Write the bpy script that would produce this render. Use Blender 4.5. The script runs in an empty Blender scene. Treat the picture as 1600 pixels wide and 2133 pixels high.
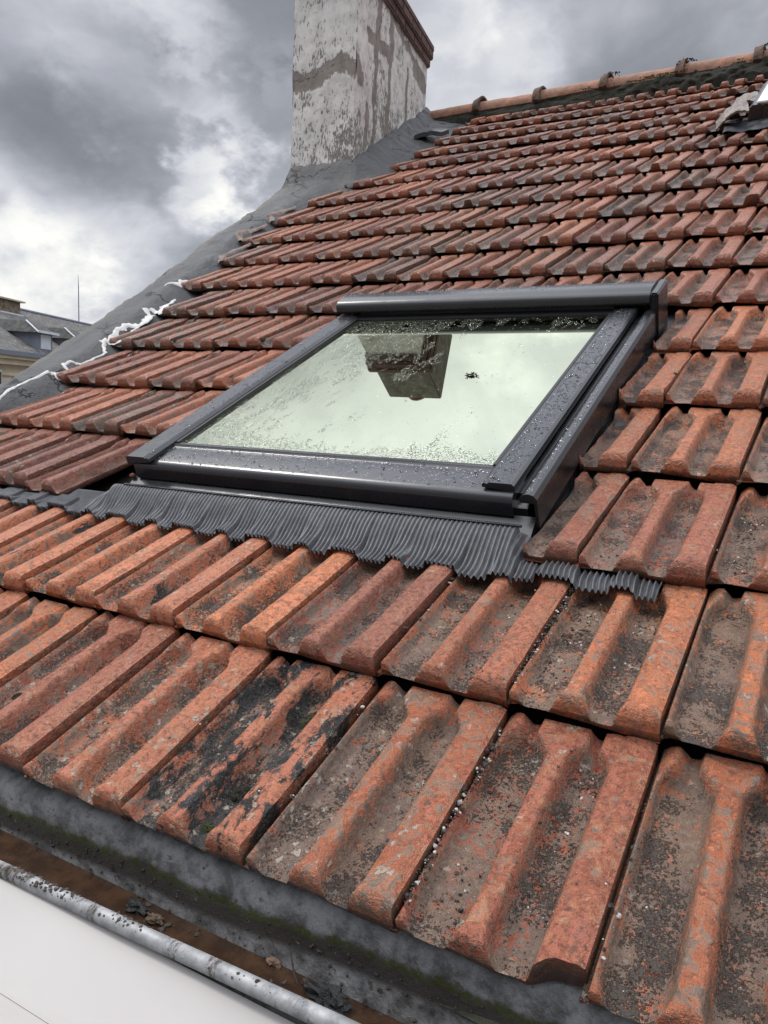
import bpy, bmesh, math, random
from mathutils import Matrix, Vector, noise
import numpy as np
rad = math.radians
scene = bpy.context.scene
COL = scene.collection
random.seed(7)
S = 0.2                                   # one tile is 0.2 m wide
A = rad(25.5)                             # mean roof pitch

# ------------------------------------------------------------------ camera
RW = [[0.8663331361145206, 0.49781840553262546, 0.04054296958464321],
      [0.1030455812608446, -0.09871824092931503, -0.9897657890067987],
      [-0.4887212962951395, 0.8616446738758792, -0.136820870216399]]
CAMP = Vector((1.14692798, -0.68433008, 0.55421025))
cd = bpy.data.cameras.new('camera'); cam = bpy.data.objects.new('camera', cd); COL.objects.link(cam)
rt, dn, fw = [Vector(r) for r in RW]
m = Matrix((rt, -dn, -fw)).transposed().to_4x4(); m.translation = CAMP
cam.matrix_world = m
cd.sensor_fit = 'VERTICAL'; cd.sensor_height = 36; cd.sensor_width = 27
cd.lens = 36 * 1651.556 / 2133
cd.clip_start = 0.02; cd.clip_end = 5000
scene.camera = cam

# ------------------------------------------------------------------ world, sun
def dirv(az, el):                          # az from +y towards -x
    az, el = rad(az), rad(el)
    return Vector((-math.sin(az) * math.cos(el), math.cos(az) * math.cos(el), math.sin(el)))
SUN_AZ, SUN_EL = 95.0, 52.0
w = bpy.data.worlds.new('World'); scene.world = w; w.use_nodes = True
nt = w.node_tree; nt.nodes.clear()
def N(nt, typ, **kw):
    n = nt.nodes.new(typ)
    for k, v in kw.items():
        if k == 'ins':
            for kk, vv in v.items(): n.inputs[kk].default_value = vv
        else: setattr(n, k, v)
    return n
class G:                                   # tiny expression helper on a node tree
    def __init__(s, nt): s.nt = nt
    def L(s, a, b): s.nt.links.new(a, b)
    def put(s, sock, v):
        if hasattr(v, 'is_output') or isinstance(v, bpy.types.NodeSocket): s.L(v, sock)
        else: sock.default_value = v
    def math(s, op, a, b=None, c=None, clamp=False):
        n = N(s.nt, 'ShaderNodeMath', operation=op); n.use_clamp = clamp
        s.put(n.inputs[0], a)
        if b is not None: s.put(n.inputs[1], b)
        if c is not None: s.put(n.inputs[2], c)
        return n.outputs[0]
    def vmath(s, op, a, b=None, sc=None):
        n = N(s.nt, 'ShaderNodeVectorMath', operation=op); s.put(n.inputs[0], a)
        if b is not None: s.put(n.inputs[1], b)
        if sc is not None: s.put(n.inputs['Scale'], sc)
        return n.outputs['Value'] if op in ('DOT_PRODUCT', 'LENGTH') else n.outputs[0]
    def noise(s, vec, scale, detail=6, rough=.55, dist=0, col=False):
        n = N(s.nt, 'ShaderNodeTexNoise', ins={'Scale': scale, 'Detail': detail, 'Roughness': rough, 'Distortion': dist})
        s.L(vec, n.inputs['Vector']); return n.outputs['Color' if col else 'Fac']
    def vor(s, vec, scale, feat='F1', out='Distance', rnd=1.0):
        n = N(s.nt, 'ShaderNodeTexVoronoi', feature=feat, ins={'Scale': scale, 'Randomness': rnd})
        s.L(vec, n.inputs['Vector']); return n.outputs[out]
    def step(s, v, lo, hi, a=0., b=1.):
        n = N(s.nt, 'ShaderNodeMapRange', interpolation_type='SMOOTHSTEP', clamp=True)
        s.put(n.inputs[0], v); s.put(n.inputs[1], lo); s.put(n.inputs[2], hi); n.inputs[3].default_value = a; n.inputs[4].default_value = b
        return n.outputs[0]
    def mix(s, f, a, b, mode='MIX'):
        n = N(s.nt, 'ShaderNodeMix', data_type='RGBA', blend_type=mode)
        s.put(n.inputs[0], f)
        for i, v in ((6, a), (7, b)):
            if isinstance(v, tuple): v = tuple(v) + (1,) * (4 - len(v))
            s.put(n.inputs[i], v)
        return n.outputs[2]
g = G(nt)
tc = N(nt, 'ShaderNodeTexCoord'); D = tc.outputs['Generated']
sep = N(nt, 'ShaderNodeSeparateXYZ'); g.L(D, sep.inputs[0]); dz = sep.outputs[2]
zz = g.math('ADD', g.math('MAXIMUM', dz, 0.0), 0.5)
flat = N(nt, 'ShaderNodeCombineXYZ')
g.L(g.math('DIVIDE', sep.outputs[0], zz), flat.inputs[0]); g.L(g.math('DIVIDE', sep.outputs[1], zz), flat.inputs[1])
P = flat.outputs[0]
wn = g.noise(P, 1.6, 5, .55, col=True)
Pw = g.vmath('ADD', P, g.vmath('SCALE', g.vmath('SUBTRACT', wn, (.5, .5, .5)), sc=.55))
c1 = g.noise(Pw, 1.9, 8, .52)
c2 = g.noise(g.vmath('ADD', Pw, (7.3, 1.9, 0)), 4.6, 7, .55)
val = g.math('ADD', g.math('MULTIPLY', g.math('SUBTRACT', c1, .5), 1.5), g.math('MULTIPLY', g.math('SUBTRACT', c2, .5), .6))
val = g.math('ADD', val, .44)
wob = g.math('MULTIPLY', g.math('SUBTRACT', g.noise(P, 3.0, 6, .6), .5), .045)
def blob(az, el, size, amp):              # cloud banks and breaks in the sky, by direction
    global val
    d = g.math('ADD', g.vmath('DOT_PRODUCT', D, tuple(dirv(az, el))), wob)
    lim = math.cos(rad(size))
    val = g.math('ADD', val, g.math('MULTIPLY', g.step(d, lim, 1.0), amp))
BLOBS = [(46, 21.5, 8, .34), (40.5, 15.5, 5.5, .36), (55, 9, 8, .24), (26, 21, 8, .26), (29, 26, 5, .12), (50, 5, 10, .05), (44, 10, 8, .12),
         (49, 16.5, 8, -.36), (40, 20, 4.5, -.22), (38, 26, 9, -.05), (58, 25, 10, .15), (12, 24, 12, .05), (33, 12, 8, .1),
         (31, 44, 6, .14), (23, 41, 5, .18), (52, 38, 12, -.12), (38, 44, 6, -.16), (27, 47, 5, -.06), (75, 55, 30, .05), (160, 60, 50, .2), (-90, 55, 45, .2)]
for b in BLOBS: blob(*b)
ramp = N(nt, 'ShaderNodeValToRGB'); cr = ramp.color_ramp; cr.interpolation = 'B_SPLINE'
stops = [(0.0, (.17, .178, .20)), (.25, (.25, .262, .295)), (.45, (.39, .405, .455)), (.65, (.58, .595, .64)), (.82, (.80, .81, .79)), (1.0, (1.05, 1.02, .95))]
cr.elements[0].position = 0; cr.elements[1].position = 1
for p_, c_ in stops[1:-1]: cr.elements.new(p_)
for e, (p_, c_) in zip(sorted(cr.elements, key=lambda e: e.position), stops): e.color = c_ + (1,)
g.L(g.math('MULTIPLY', val, .92), ramp.inputs[0])
high = g.step(dz, .42, .80, 1.0, 4.0)       # overcast sky is brightest overhead
cloud = g.vmath('SCALE', ramp.outputs[0], sc=high)
sky = N(nt, 'ShaderNodeTexSky', sky_type='NISHITA', sun_disc=False, sun_elevation=rad(SUN_EL), sun_rotation=rad(-SUN_AZ))
bg1 = N(nt, 'ShaderNodeBackground', ins={'Strength': .06}); g.L(sky.outputs[0], bg1.inputs[0])
bg2 = N(nt, 'ShaderNodeBackground', ins={'Strength': 1.1}); g.L(cloud, bg2.inputs[0])
mx = N(nt, 'ShaderNodeMixShader', ins={0: .96}); g.L(bg1.outputs[0], mx.inputs[1]); g.L(bg2.outputs[0], mx.inputs[2])
wo = N(nt, 'ShaderNodeOutputWorld'); g.L(mx.outputs[0], wo.inputs[0])
sl = bpy.data.lights.new('sun', 'SUN'); sl.energy = 1.5; sl.angle = rad(11); sl.color = (1, .95, .88)
so = bpy.data.objects.new('sun', sl); COL.objects.link(so)
so.rotation_euler = dirv(SUN_AZ, SUN_EL).to_track_quat('Z', 'Y').to_euler()
scene.view_settings.view_transform = 'Standard'; scene.view_settings.look = 'None'
scene.view_settings.exposure = 0.1; scene.view_settings.gamma = 1
scene.cycles.max_bounces = 6

# ------------------------------------------------------------------ roof surface (measured profile, tile widths)
RV = [0.0, 1.6519, 3.3047, 4.9571, 6.6097, 8.2625, 9.9145, 11.5666, 13.2179, 14.868, 16.5176, 18.1667, 19.8152, 21.4646, 23.1148, 24.7655, 26.4162, 28.0666, 29.716]
RZ = [0.0, 0.0541, 0.0486, 0.0115, -0.0149, 0.0, 0.0502, 0.1004, 0.1719, 0.2656, 0.3694, 0.4798, 0.5989, 0.7063, 0.7977, 0.8829, 0.9658, 1.0559, 1.15]
LT = 1.6527
def zprof(v):
    if v < 0: return RZ[1] / RV[1] * v
    return float(np.interp(v, RV, RZ))
MA = Matrix.Rotation(A, 4, 'X')
def RP(u, v, h=0.0, pv=True):              # roof coordinates (tile widths) -> world metres
    return (MA @ Vector((u, v, (zprof(v) if pv else 0) + h)).to_4d()).to_3d() * S
def rv(r): return float(np.interp(r, range(19), RV))

# ------------------------------------------------------------------ object helpers
def link(o, parent=None):
    COL.objects.link(o)
    if parent is not None: o.parent = parent
    return o
def tag(o, label=None, cat=None, group=None, kind=None):
    if label: o['label'] = label
    if cat: o['category'] = cat
    if group: o['group'] = group
    if kind: o['kind'] = kind
    return o
def empty(name, loc=(0, 0, 0), M=None):
    o = bpy.data.objects.new(name, None); o.empty_display_size = .05
    if M is not None: o.matrix_world = M
    else: o.location = loc
    return link(o)
def mesh_obj(name, verts, faces, mat, parent=None, smooth=False, M=None, attrs=None, sharp=None):
    me = bpy.data.meshes.new(name); me.from_pydata([tuple(v) for v in verts], [], faces); me.update()
    if mat: me.materials.append(mat)
    if smooth:
        me.polygons.foreach_set('use_smooth', [True] * len(me.polygons))
        if sharp:
            bm = bmesh.new(); bm.from_mesh(me)
            for e in bm.edges:
                if len(e.link_faces) == 2 and e.calc_face_angle(0) > rad(sharp): e.smooth = False
            bm.to_mesh(me); bm.free()
    for k, v in (attrs or {}).items():
        a = me.attributes.new(k, 'FLOAT', 'POINT'); a.data.foreach_set('value', v)
    o = bpy.data.objects.new(name, me)
    if M is not None: o.matrix_world = M
    return link(o, parent)
class MB:
    def __init__(s): s.v = []; s.f = []
    def add(s, vs, fs):
        n = len(s.v); s.v += [Vector(v) for v in vs]; s.f += [tuple(i + n for i in f) for f in fs]; return s
    def box(s, a, b, M=None):
        x0, y0, z0 = a; x1, y1, z1 = b
        vs = [Vector(p) for p in ((x0, y0, z0), (x1, y0, z0), (x1, y1, z0), (x0, y1, z0), (x0, y0, z1), (x1, y0, z1), (x1, y1, z1), (x0, y1, z1))]
        if M is not None: vs = [M @ v for v in vs]
        return s.add(vs, [(0, 3, 2, 1), (4, 5, 6, 7), (0, 1, 5, 4), (1, 2, 6, 5), (2, 3, 7, 6), (3, 0, 4, 7)])
    def extrude(s, prof, axis, a, b, M=None, cap=True):
        """prof: closed list of 2-D points; axis x: points are (y,z); axis y: points are (x,z)"""
        n = len(prof)
        def mk(t, q): return Vector((t, q[0], q[1])) if axis == 'x' else Vector((q[0], t, q[1]))
        vs = [mk(a, q) for q in prof] + [mk(b, q) for q in prof]
        if M is not None: vs = [M @ v for v in vs]
        fs = [(i, (i + 1) % n, n + (i + 1) % n, n + i) for i in range(n)]
        if cap: fs += [tuple(range(n))[::-1], tuple(range(n, 2 * n))]
        return s.add(vs, fs)
    def tube(s, pts, r, n=10, cap=True):
        pts = [Vector(p) for p in pts]; k = len(pts); vs = []
        rr = r if isinstance(r, (list, tuple)) else [r] * k
        for i, p in enumerate(pts):
            t = (pts[min(i + 1, k - 1)] - pts[max(i - 1, 0)]).normalized()
            a = t.orthogonal().normalized() if i == 0 else (a - t * a.dot(t)).normalized()
            b = t.cross(a)
            vs += [p + (a * math.cos(2 * math.pi * j / n) + b * math.sin(2 * math.pi * j / n)) * rr[i] for j in range(n)]
        fs = [(i * n + j, i * n + (j + 1) % n, (i + 1) * n + (j + 1) % n, (i + 1) * n + j) for i in range(k - 1) for j in range(n)]
        if cap: fs += [tuple(range(n))[::-1], tuple(range((k - 1) * n, k * n))]
        return s.add(vs, fs)
    def build(s, name, mat, parent=None, smooth=False, M=None, sharp=35, bevel=0):
        o = mesh_obj(name, s.v, s.f, mat, parent, False, M)
        bm = bmesh.new(); bm.from_mesh(o.data); bmesh.ops.recalc_face_normals(bm, faces=bm.faces)
        if bevel:
            es = [e for e in bm.edges if len(e.link_faces) == 2 and e.calc_face_angle(0) > rad(30)]
            bmesh.ops.bevel(bm, geom=es, offset=bevel, segments=2, affect='EDGES', clamp_overlap=True)
        if smooth:
            for f in bm.faces: f.smooth = True
            for e in bm.edges:
                if len(e.link_faces) == 2 and e.calc_face_angle(0) > rad(sharp): e.smooth = False
        bm.to_mesh(o.data); bm.free()
        return o
def grid(nx, ny, fn, flip=False):
    vs = [fn(i / (nx - 1), j / (ny - 1)) for j in range(ny) for i in range(nx)]
    fs = [(j * nx + i, j * nx + i + 1, (j + 1) * nx + i + 1, (j + 1) * nx + i) for j in range(ny - 1) for i in range(nx - 1)]
    if flip: fs = [f[::-1] for f in fs]
    return vs, fs
def fbm(p, o=4): return noise.fractal(Vector(p), 1.0, 2.0, o)      # about -1..1
def sst(x, a, b):
    t = min(1, max(0, (x - a) / (b - a))); return t * t * (3 - 2 * t)

# ------------------------------------------------------------------ materials
def newmat(name):
    m = bpy.data.materials.new(name); m.use_nodes = True; nt = m.node_tree
    b = nt.nodes['Principled BSDF']; return m, G(nt), b
def objco(g): return N(g.nt, 'ShaderNodeTexCoord').outputs['Object']
def bump(g, b, h, dist, strength=1.0):
    n = N(g.nt, 'ShaderNodeBump', ins={'Strength': strength, 'Distance': dist}); g.L(h, n.inputs['Height']); g.L(n.outputs[0], b.inputs['Normal'])
def attr(g, name):
    n = N(g.nt, 'ShaderNodeAttribute'); n.attribute_name = name; return n.outputs['Fac']

def clay_material():
    m, g, b = newmat('terracotta'); oc = objco(g)
    oi = N(g.nt, 'ShaderNodeObjectInfo'); rnd = oi.outputs['Random']; age = oi.outputs['Alpha']
    colr = N(g.nt, 'ShaderNodeSeparateColor'); g.L(oi.outputs['Color'], colr.inputs[0])
    grime, black, lich = colr.outputs[0], colr.outputs[1], colr.outputs[2]
    off = N(g.nt, 'ShaderNodeCombineXYZ')
    g.L(g.math('MULTIPLY', rnd, 37.), off.inputs[0]); g.L(g.math('MULTIPLY', rnd, 91.), off.inputs[1]); g.L(g.math('MULTIPLY', rnd, 13.), off.inputs[2])
    P = g.vmath('ADD', oc, off.outputs[0])
    ch = attr(g, 'chan')
    big = g.noise(P, 9, 3, .5); med = g.noise(P, 34, 7, .62, 1.2); fine = g.noise(P, 130, 5, .65); mic = g.noise(P, 520, 3, .7)
    st = g.noise(g.vmath('MULTIPLY', P, (1, .16, 1)), 60, 6, .6)
    rnd2 = g.math('FRACT', g.math('MULTIPLY', rnd, 17.3))
    base = g.mix(g.step(g.math('ADD', g.math('MULTIPLY', rnd2, .75), g.math('MULTIPLY', big, .35)), .2, .9), (.56, .180, .072), (.31, .092, .050))
    base = g.mix(g.step(med, .42, .75), base, (.56, .25, .135))
    base = g.mix(g.step(fine, .50, .66, 0, .75), base, (.135, .060, .044))
    base = g.mix(g.step(mic, .56, .70, 0, .4), base, (.085, .052, .040))
    base = g.mix(g.step(mic, .42, .30, 0, .18), base, (.52, .30, .21))
    base = g.mix(g.math('MULTIPLY', age, .8), base, g.mix(g.step(fine, .4, .65), (.165, .056, .040), (.10, .042, .034)))
    # film of algae and soot: mostly in the channels, patchy on the ribs
    t = g.math('ADD', g.math('ADD', g.math('MULTIPLY', med, .85), g.math('MULTIPLY', fine, .50)), g.math('MULTIPLY', st, .35))
    t = g.math('ADD', t, g.math('MULTIPLY', ch, .21)); t = g.math('ADD', t, g.math('MULTIPLY', grime, .30))
    gm = g.step(t, 1.02, 1.18)
    gcol = g.mix(g.step(big, .35, .65), (.088, .070, .050), (.060, .057, .048))
    gcol = g.mix(g.step(fine, .45, .7), gcol, (.20, .15, .105))
    c = g.mix(g.math('MULTIPLY', gm, .86), base, gcol)
    # separate dark flecks on the ribs
    fl = g.noise(g.vmath('ADD', P, (3, 3, 3)), 62, 6, .6, .6)
    c = g.mix(g.math('MULTIPLY', g.step(fl, .585, .66), g.math('ADD', g.math('MULTIPLY', grime, .8), .10)), c, (.065, .062, .056))
    # near-black patches
    bk = g.noise(g.vmath('MULTIPLY', g.vmath('ADD', P, (9, 1, 5)), (1, .45, 1)), 26, 10, .74, .3)
    bt = g.math('ADD', bk, g.math('ADD', g.math('MULTIPLY', black, .36), g.math('MULTIPLY', g.math('MULTIPLY', ch, black), .12)))
    c = g.mix(g.step(bt, .70, .74), c, (.016, .014, .013))
    so_ = g.math('ADD', g.math('ADD', g.math('MULTIPLY', g.noise(P, 260, 3, .7), .55), g.math('MULTIPLY', g.noise(g.vmath('ADD', P, (2, 8, 4)), 15, 5, .6), .62)), g.math('MULTIPLY', ch, .13))
    soil = g.math('MULTIPLY', g.step(so_, .735, .775), ch)
    c = g.mix(g.math('MULTIPLY', soil, .9), c, (.028, .022, .017))
    # lichens: pale rosettes and crumbs
    vd = g.vor(g.vmath('ADD', P, g.vmath('SCALE', g.noise(P, 90, 3, .6, col=True), sc=.022)), 55)
    vsel = g.noise(P, 17, 2, .5)
    lm = g.math('MULTIPLY', g.step(g.math('ADD', vd, g.math('MULTIPLY', g.math('SUBTRACT', fine, .5), .5)), .30, .20), g.step(g.math('ADD', vsel, g.math('MULTIPLY', lich, .34)), .66, .74))
    vd2 = g.vor(P, 230); lm2 = g.math('MULTIPLY', g.step(vd2, .27, .17), g.step(g.math('ADD', g.noise(P, 40, 4, .6), g.math('MULTIPLY', lich, .22)), .60, .72))
    c = g.mix(g.math('MULTIPLY', lm, .62), c, (.42, .37, .30))
    c = g.mix(g.math('MULTIPLY', lm2, .75), c, (.50, .44, .36))
    yl = g.math('MULTIPLY', g.step(g.noise(g.vmath('ADD', P, (5, 5, 1)), 26, 8, .7), .70, .74), lich)
    c = g.mix(yl, c, (.42, .22, .025))
    g.L(c, b.inputs['Base Color'])
    rough = g.math('ADD', g.math('MULTIPLY', fine, .40), .10)
    g.L(rough, b.inputs['Roughness']); b.inputs['Specular IOR Level'].default_value = .6
    h = g.math('ADD', g.math('ADD', g.math('MULTIPLY', fine, .5), g.math('MULTIPLY', mic, .22)), g.math('MULTIPLY', med, .45))
    h = g.math('ADD', g.math('ADD', h, g.math('MULTIPLY', soil, .7)), g.math('MULTIPLY', lm, .28)); h = g.math('ADD', h, g.math('MULTIPLY', lm2, .4)); h = g.math('ADD', h, g.math('MULTIPLY', g.step(t, .9, 1.1), .25))
    bump(g, b, h, .0055, 1.0)
    return m
def simple(name, col, rough=.7, var=.25, scale=20, bumpd=.001, metal=0, spec=.5, col2=None, bscale=None):
    m, g, b = newmat(name); oc = objco(g)
    n = g.noise(oc, scale, 7, .6); c2 = col2 or tuple(x * (1 - var * 1.6) for x in col)
    g.L(g.mix(g.step(n, .35, .68), col, c2), b.inputs['Base Color'])
    g.L(g.math('ADD', g.math('MULTIPLY', g.noise(oc, scale * 3, 4), .25), rough - .12), b.inputs['Roughness'])
    b.inputs['Metallic'].default_value = metal; b.inputs['Specular IOR Level'].default_value = spec
    if bumpd: bump(g, b, g.noise(oc, bscale or scale * 4, 6, .65), bumpd)
    return m
M_CLAY = clay_material()
M_DECK = simple('dark_timber', (.035, .028, .022), .9)
M_MOSS = simple('moss', (.055, .075, .014), .95, col2=(.030, .030, .010), scale=90, bumpd=.004)
M_DARKMOSS = simple('dark_moss', (.024, .023, .012), .95, col2=(.010, .009, .007), scale=40, bumpd=.014)
M_STONE = simple('pale_grit', (.55, .52, .48), .8, scale=60)
M_SOIL = simple('black_crumbs', (.042, .031, .023), .75, scale=90, spec=.6)
M_SEAL = simple('white_sealant', (.56, .55, .53), .55, .1, scale=60, bumpd=.004, bscale=90)
M_MORTAR = simple('old_mortar', (.24, .185, .16), .9, .25, 40, .004)
M_ALU = simple('anthracite_aluminium', (.013, .013, .015), .26, .12, 9, 0, 0, .75)
M_ALU2 = simple('anthracite_rails', (.030, .031, .035), .25, .1, 9, 0, .25, .8)
M_GASKET = simple('rubber_and_dark_interior', (.006, .006, .007), .45, 0, 20, 0)
M_LEADDK = simple('dark_flashing_sheet', (.045, .047, .053), .42, .2, 30, .0006)
M_BRICK = simple('red_brick', (.125, .062, .050), .85, .35, 14, .002)
M_PLASTIC = simple('brown_film', (.19, .14, .10), .28, .4, 14, .006, 0, .7)

def bitumen_material():
    m, g, b = newmat('bitumen_render'); oc = objco(g)
    n = g.noise(oc, 5, 7, .62, .6); f = g.noise(oc, 60, 6, .7)
    c = g.mix(g.step(n, .35, .66), (.040, .042, .047), (.072, .073, .075))
    c = g.mix(g.step(f, .6, .8), c, (.15, .145, .14))
    ol = attr(g, 'edge'); c = g.mix(g.math('MULTIPLY', ol, g.step(f, .35, .6)), c, (.10, .088, .062))
    e = g.vor(g.vmath('ADD', oc, g.vmath('SCALE', g.noise(oc, 12, 5, .6, col=True), sc=.16)), 3.2, 'DISTANCE_TO_EDGE')
    cm = g.math('MULTIPLY', g.step(e, .020, .0), g.step(g.noise(oc, 3, 2), .45, .55))
    c = g.mix(cm, c, (.015, .015, .015))
    g.L(c, b.inputs['Base Color']); g.L(g.step(n, .3, .7, .5, .78), b.inputs['Roughness'])
    h = g.math('SUBTRACT', g.math('ADD', g.math('MULTIPLY', n, .8), g.math('MULTIPLY', f, .25)), g.math('MULTIPLY', cm, .5))
    bump(g, b, h, .035, .9); return m
M_BIT = bitumen_material()

def plaster_material():
    m, g, b = newmat('peeling_whitewash'); oc = objco(g)
    pa, ck, di = attr(g, 'patch'), attr(g, 'crack'), attr(g, 'dirt')
    st = g.vmath('MULTIPLY', oc, (1, 1, .35))
    sp = g.noise(st, 85, 5, .62); sp2 = g.noise(oc, 12, 5, .6); fine = g.noise(oc, 160, 4, .6)
    white = g.mix(g.step(sp2, .35, .65), (.66, .63, .60), (.52, .495, .465))
    dark = g.mix(g.step(fine, .4, .6), (.16, .145, .12), (.085, .078, .065))
    pit = g.step(g.math('ADD', g.math('ADD', g.math('MULTIPLY', sp, .75), g.math('MULTIPLY', sp2, .3)), g.math('MULTIPLY', di, .15)), .60, .655)
    c = g.mix(g.math('MULTIPLY', pit, .85), white, dark)
    br = g.mix(g.step(sp2, .35, .65), (.265, .232, .205), (.20, .172, .150))
    edge = g.math('ADD', pa, g.math('MULTIPLY', g.math('SUBTRACT', g.noise(st, 55, 5, .6), .5), .9))
    c = g.mix(g.step(edge, .45, .55), c, br)
    c = g.mix(g.step(ck, .5, .8), c, (.05, .042, .035))
    g.L(c, b.inputs['Base Color']); b.inputs['Roughness'].default_value = .9
    h = g.math('SUBTRACT', g.math('ADD', g.math('MULTIPLY', fine, .3), g.math('MULTIPLY', g.math('SUBTRACT', 1., pit), .4)), g.step(edge, .4, .6, 0, .6))
    bump(g, b, h, .006, .8); return m
M_PLASTER = plaster_material()

def ridge_material():
    m, g, b = newmat('ridge_clay'); oc = objco(g)
    n = g.noise(oc, 14, 7, .65); f = g.noise(oc, 70, 5, .65)
    c = g.mix(g.step(n, .35, .65), (.34, .16, .095), (.20, .10, .068)); c = g.mix(g.step(f, .5, .72), c, (.12, .09, .065))
    c = g.mix(g.step(g.noise(oc, 30, 6, .7), .56, .68, 0, .8), c, (.16, .145, .11))
    g.L(c, b.inputs['Base Color']); b.inputs['Roughness'].default_value = .8; bump(g, b, f, .004); return m
M_RIDGE = ridge_material()

def zinc_material():                       # gutter: dull zinc, dirt band and green algae line
    m, g, b = newmat('dirty_zinc'); oc = objco(g)
    z = attr(g, 'band')
    n = g.noise(oc, 24, 8, .7); f = g.noise(oc, 110, 5, .7); w_ = g.math('ADD', z, g.math('MULTIPLY', g.math('SUBTRACT', n, .5), .16))
    c = g.mix(g.step(n, .38, .62), (.085, .085, .084), (.25, .25, .25))
    c = g.mix(g.math('MULTIPLY', g.step(w_, .44, .52), g.step(w_, .74, .64)), c, (.050, .044, .040))
    c = g.mix(g.math('MULTIPLY', g.math('MULTIPLY', g.step(w_, .60, .64), g.step(w_, .71, .67)), g.step(f, .35, .6)), c, (.050, .062, .014))
    c = g.mix(g.step(g.noise(oc, 48, 7, .7), .60, .68, 0, .8), c, (.035, .030, .026))
    c = g.mix(g.step(f, .66, .72, 0, .6), c, (.36, .35, .33))
    g.L(c, b.inputs['Base Color']); g.L(g.step(n, .3, .7, .38, .75), b.inputs['Roughness'])
    b.inputs['Metallic'].default_value = .25; bump(g, b, f, .002); return m
M_ZINC = zinc_material()
def bead_material():
    m, g, b = newmat('galvanised_bead'); oc = objco(g)
    n = g.noise(oc, 40, 6, .6); f = g.noise(oc, 130, 5, .7); mud = g.noise(g.vmath('MULTIPLY', oc, (1, .4, .4)), 9, 8, .75)
    c = g.mix(g.step(n, .35, .65), (.20, .205, .21), (.33, .335, .34)); c = g.mix(g.step(mud, .57, .62), c, (.07, .055, .045))
    c = g.mix(g.step(f, .66, .74), c, (.11, .10, .09))
    g.L(c, b.inputs['Base Color']); g.L(g.step(mud, .5, .6, .60, .9), b.inputs['Roughness']); g.L(g.step(mud, .6, .55, 0, .45), b.inputs['Metallic'])
    bump(g, b, g.math('ADD', g.math('MULTIPLY', n, .3), g.step(mud, .55, .65)), .002); return m
M_BEAD = bead_material()
def water_material():
    m, g, b = newmat('gutter_water'); oc = objco(g)
    n = g.noise(oc, 22, 6, .6)
    c = g.mix(g.step(n, .4, .65), (.030, .017, .011), (.060, .032, .018))
    g.L(c, b.inputs['Base Color']); b.inputs['Roughness'].default_value = .09; b.inputs['IOR'].default_value = 1.33
    bump(g, b, g.noise(oc, 60, 3, .5), .0012); return m
M_WATER = water_material()
def panel_material():
    m, g, b = newmat('white_panel'); oc = objco(g)
    n = g.noise(oc, 3, 4, .5); f = g.noise(oc, 90, 6, .75)
    c = g.mix(g.step(n, .35, .65), (.315, .300, .292), (.29, .277, .269)); c = g.mix(g.step(f, .70, .75), c, (.22, .20, .18)); c = g.mix(g.step(g.noise(g.vmath('MULTIPLY', oc, (.6, 3, 3)), 7, 7, .7), .50, .75, 0, .35), c, (.24, .22, .20))
    g.L(c, b.inputs['Base Color']); b.inputs['Roughness'].default_value = .5; bump(g, b, n, .003); return m
M_PANEL = panel_material()
def glass_material():
    m, g, b = newmat('coated_window_glass'); nt = m.node_tree; nt.nodes.remove(b); oc = objco(g)
    warp = g.vmath('ADD', oc, g.vmath('SCALE', g.noise(oc, 14, 4, .6, col=True), sc=.05))
    rot = N(nt, 'ShaderNodeMapping', ins={'Rotation': (0, 0, rad(38)), 'Scale': (1, .22, 1)}); g.L(warp, rot.inputs[0])
    streak = g.noise(rot.outputs[0], 30, 7, .7); area = g.noise(oc, 4.5, 3, .5)
    sepn = N(nt, 'ShaderNodeSeparateXYZ'); g.L(oc, sepn.inputs[0])
    bot = g.step(sepn.outputs[1], .20, .10); top = g.step(sepn.outputs[1], .76, .96); left = g.step(sepn.outputs[0], .62, .15)
    k = g.math('ADD', g.math('MULTIPLY', bot, .26), g.math('ADD', g.math('MULTIPLY', top, .13), g.math('MULTIPLY', left, .15)))
    wet = g.step(g.math('ADD', g.math('ADD', streak, g.math('MULTIPLY', g.math('SUBTRACT', area, .5), .5)), k), .635, .70)
    drops = g.step(g.vor(oc, 260), .42, .15)
    dens = g.math('MULTIPLY', drops, g.math('MAXIMUM', wet, g.step(g.noise(oc, 70, 4, .6), .68, .72)))
    bn = N(nt, 'ShaderNodeBump', ins={'Strength': 1., 'Distance': .0022}); g.L(dens, bn.inputs['Height'])
    gl = N(nt, 'ShaderNodeBsdfGlossy', ins={'Color': (.50, .53, .41, 1), 'Roughness': .012}); g.L(bn.outputs[0], gl.inputs['Normal'])
    tr = N(nt, 'ShaderNodeBsdfTransparent', ins={'Color': (.45, .55, .48, 1)})
    di = N(nt, 'ShaderNodeBsdfDiffuse', ins={'Color': (.62, .66, .60, 1)})
    m0 = N(nt, 'ShaderNodeMixShader'); g.L(g.math('MULTIPLY', dens, .75), m0.inputs[0]); g.L(tr.outputs[0], m0.inputs[1]); g.L(di.outputs[0], m0.inputs[2])
    fr = N(nt, 'ShaderNodeFresnel', ins={'IOR': 1.6}); fac = g.math('MULTIPLY', g.math('ADD', fr.outputs[0], .015), 1.0, clamp=True)
    mx = N(nt, 'ShaderNodeMixShader'); g.L(fac, mx.inputs[0]); g.L(m0.outputs[0], mx.inputs[1]); g.L(gl.outputs[0], mx.inputs[2])
    g.L(mx.outputs[0], nt.nodes['Material Output'].inputs[0]); return m
M_GLASS = glass_material()
def drop_material():
    m, g, b = newmat('rain_drop'); b.inputs['Base Color'].default_value = (.9, .92, .95, 1)
    b.inputs['Roughness'].default_value = .02; b.inputs['IOR'].default_value = 1.33; b.inputs['Transmission Weight'].default_value = 1; return m
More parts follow.
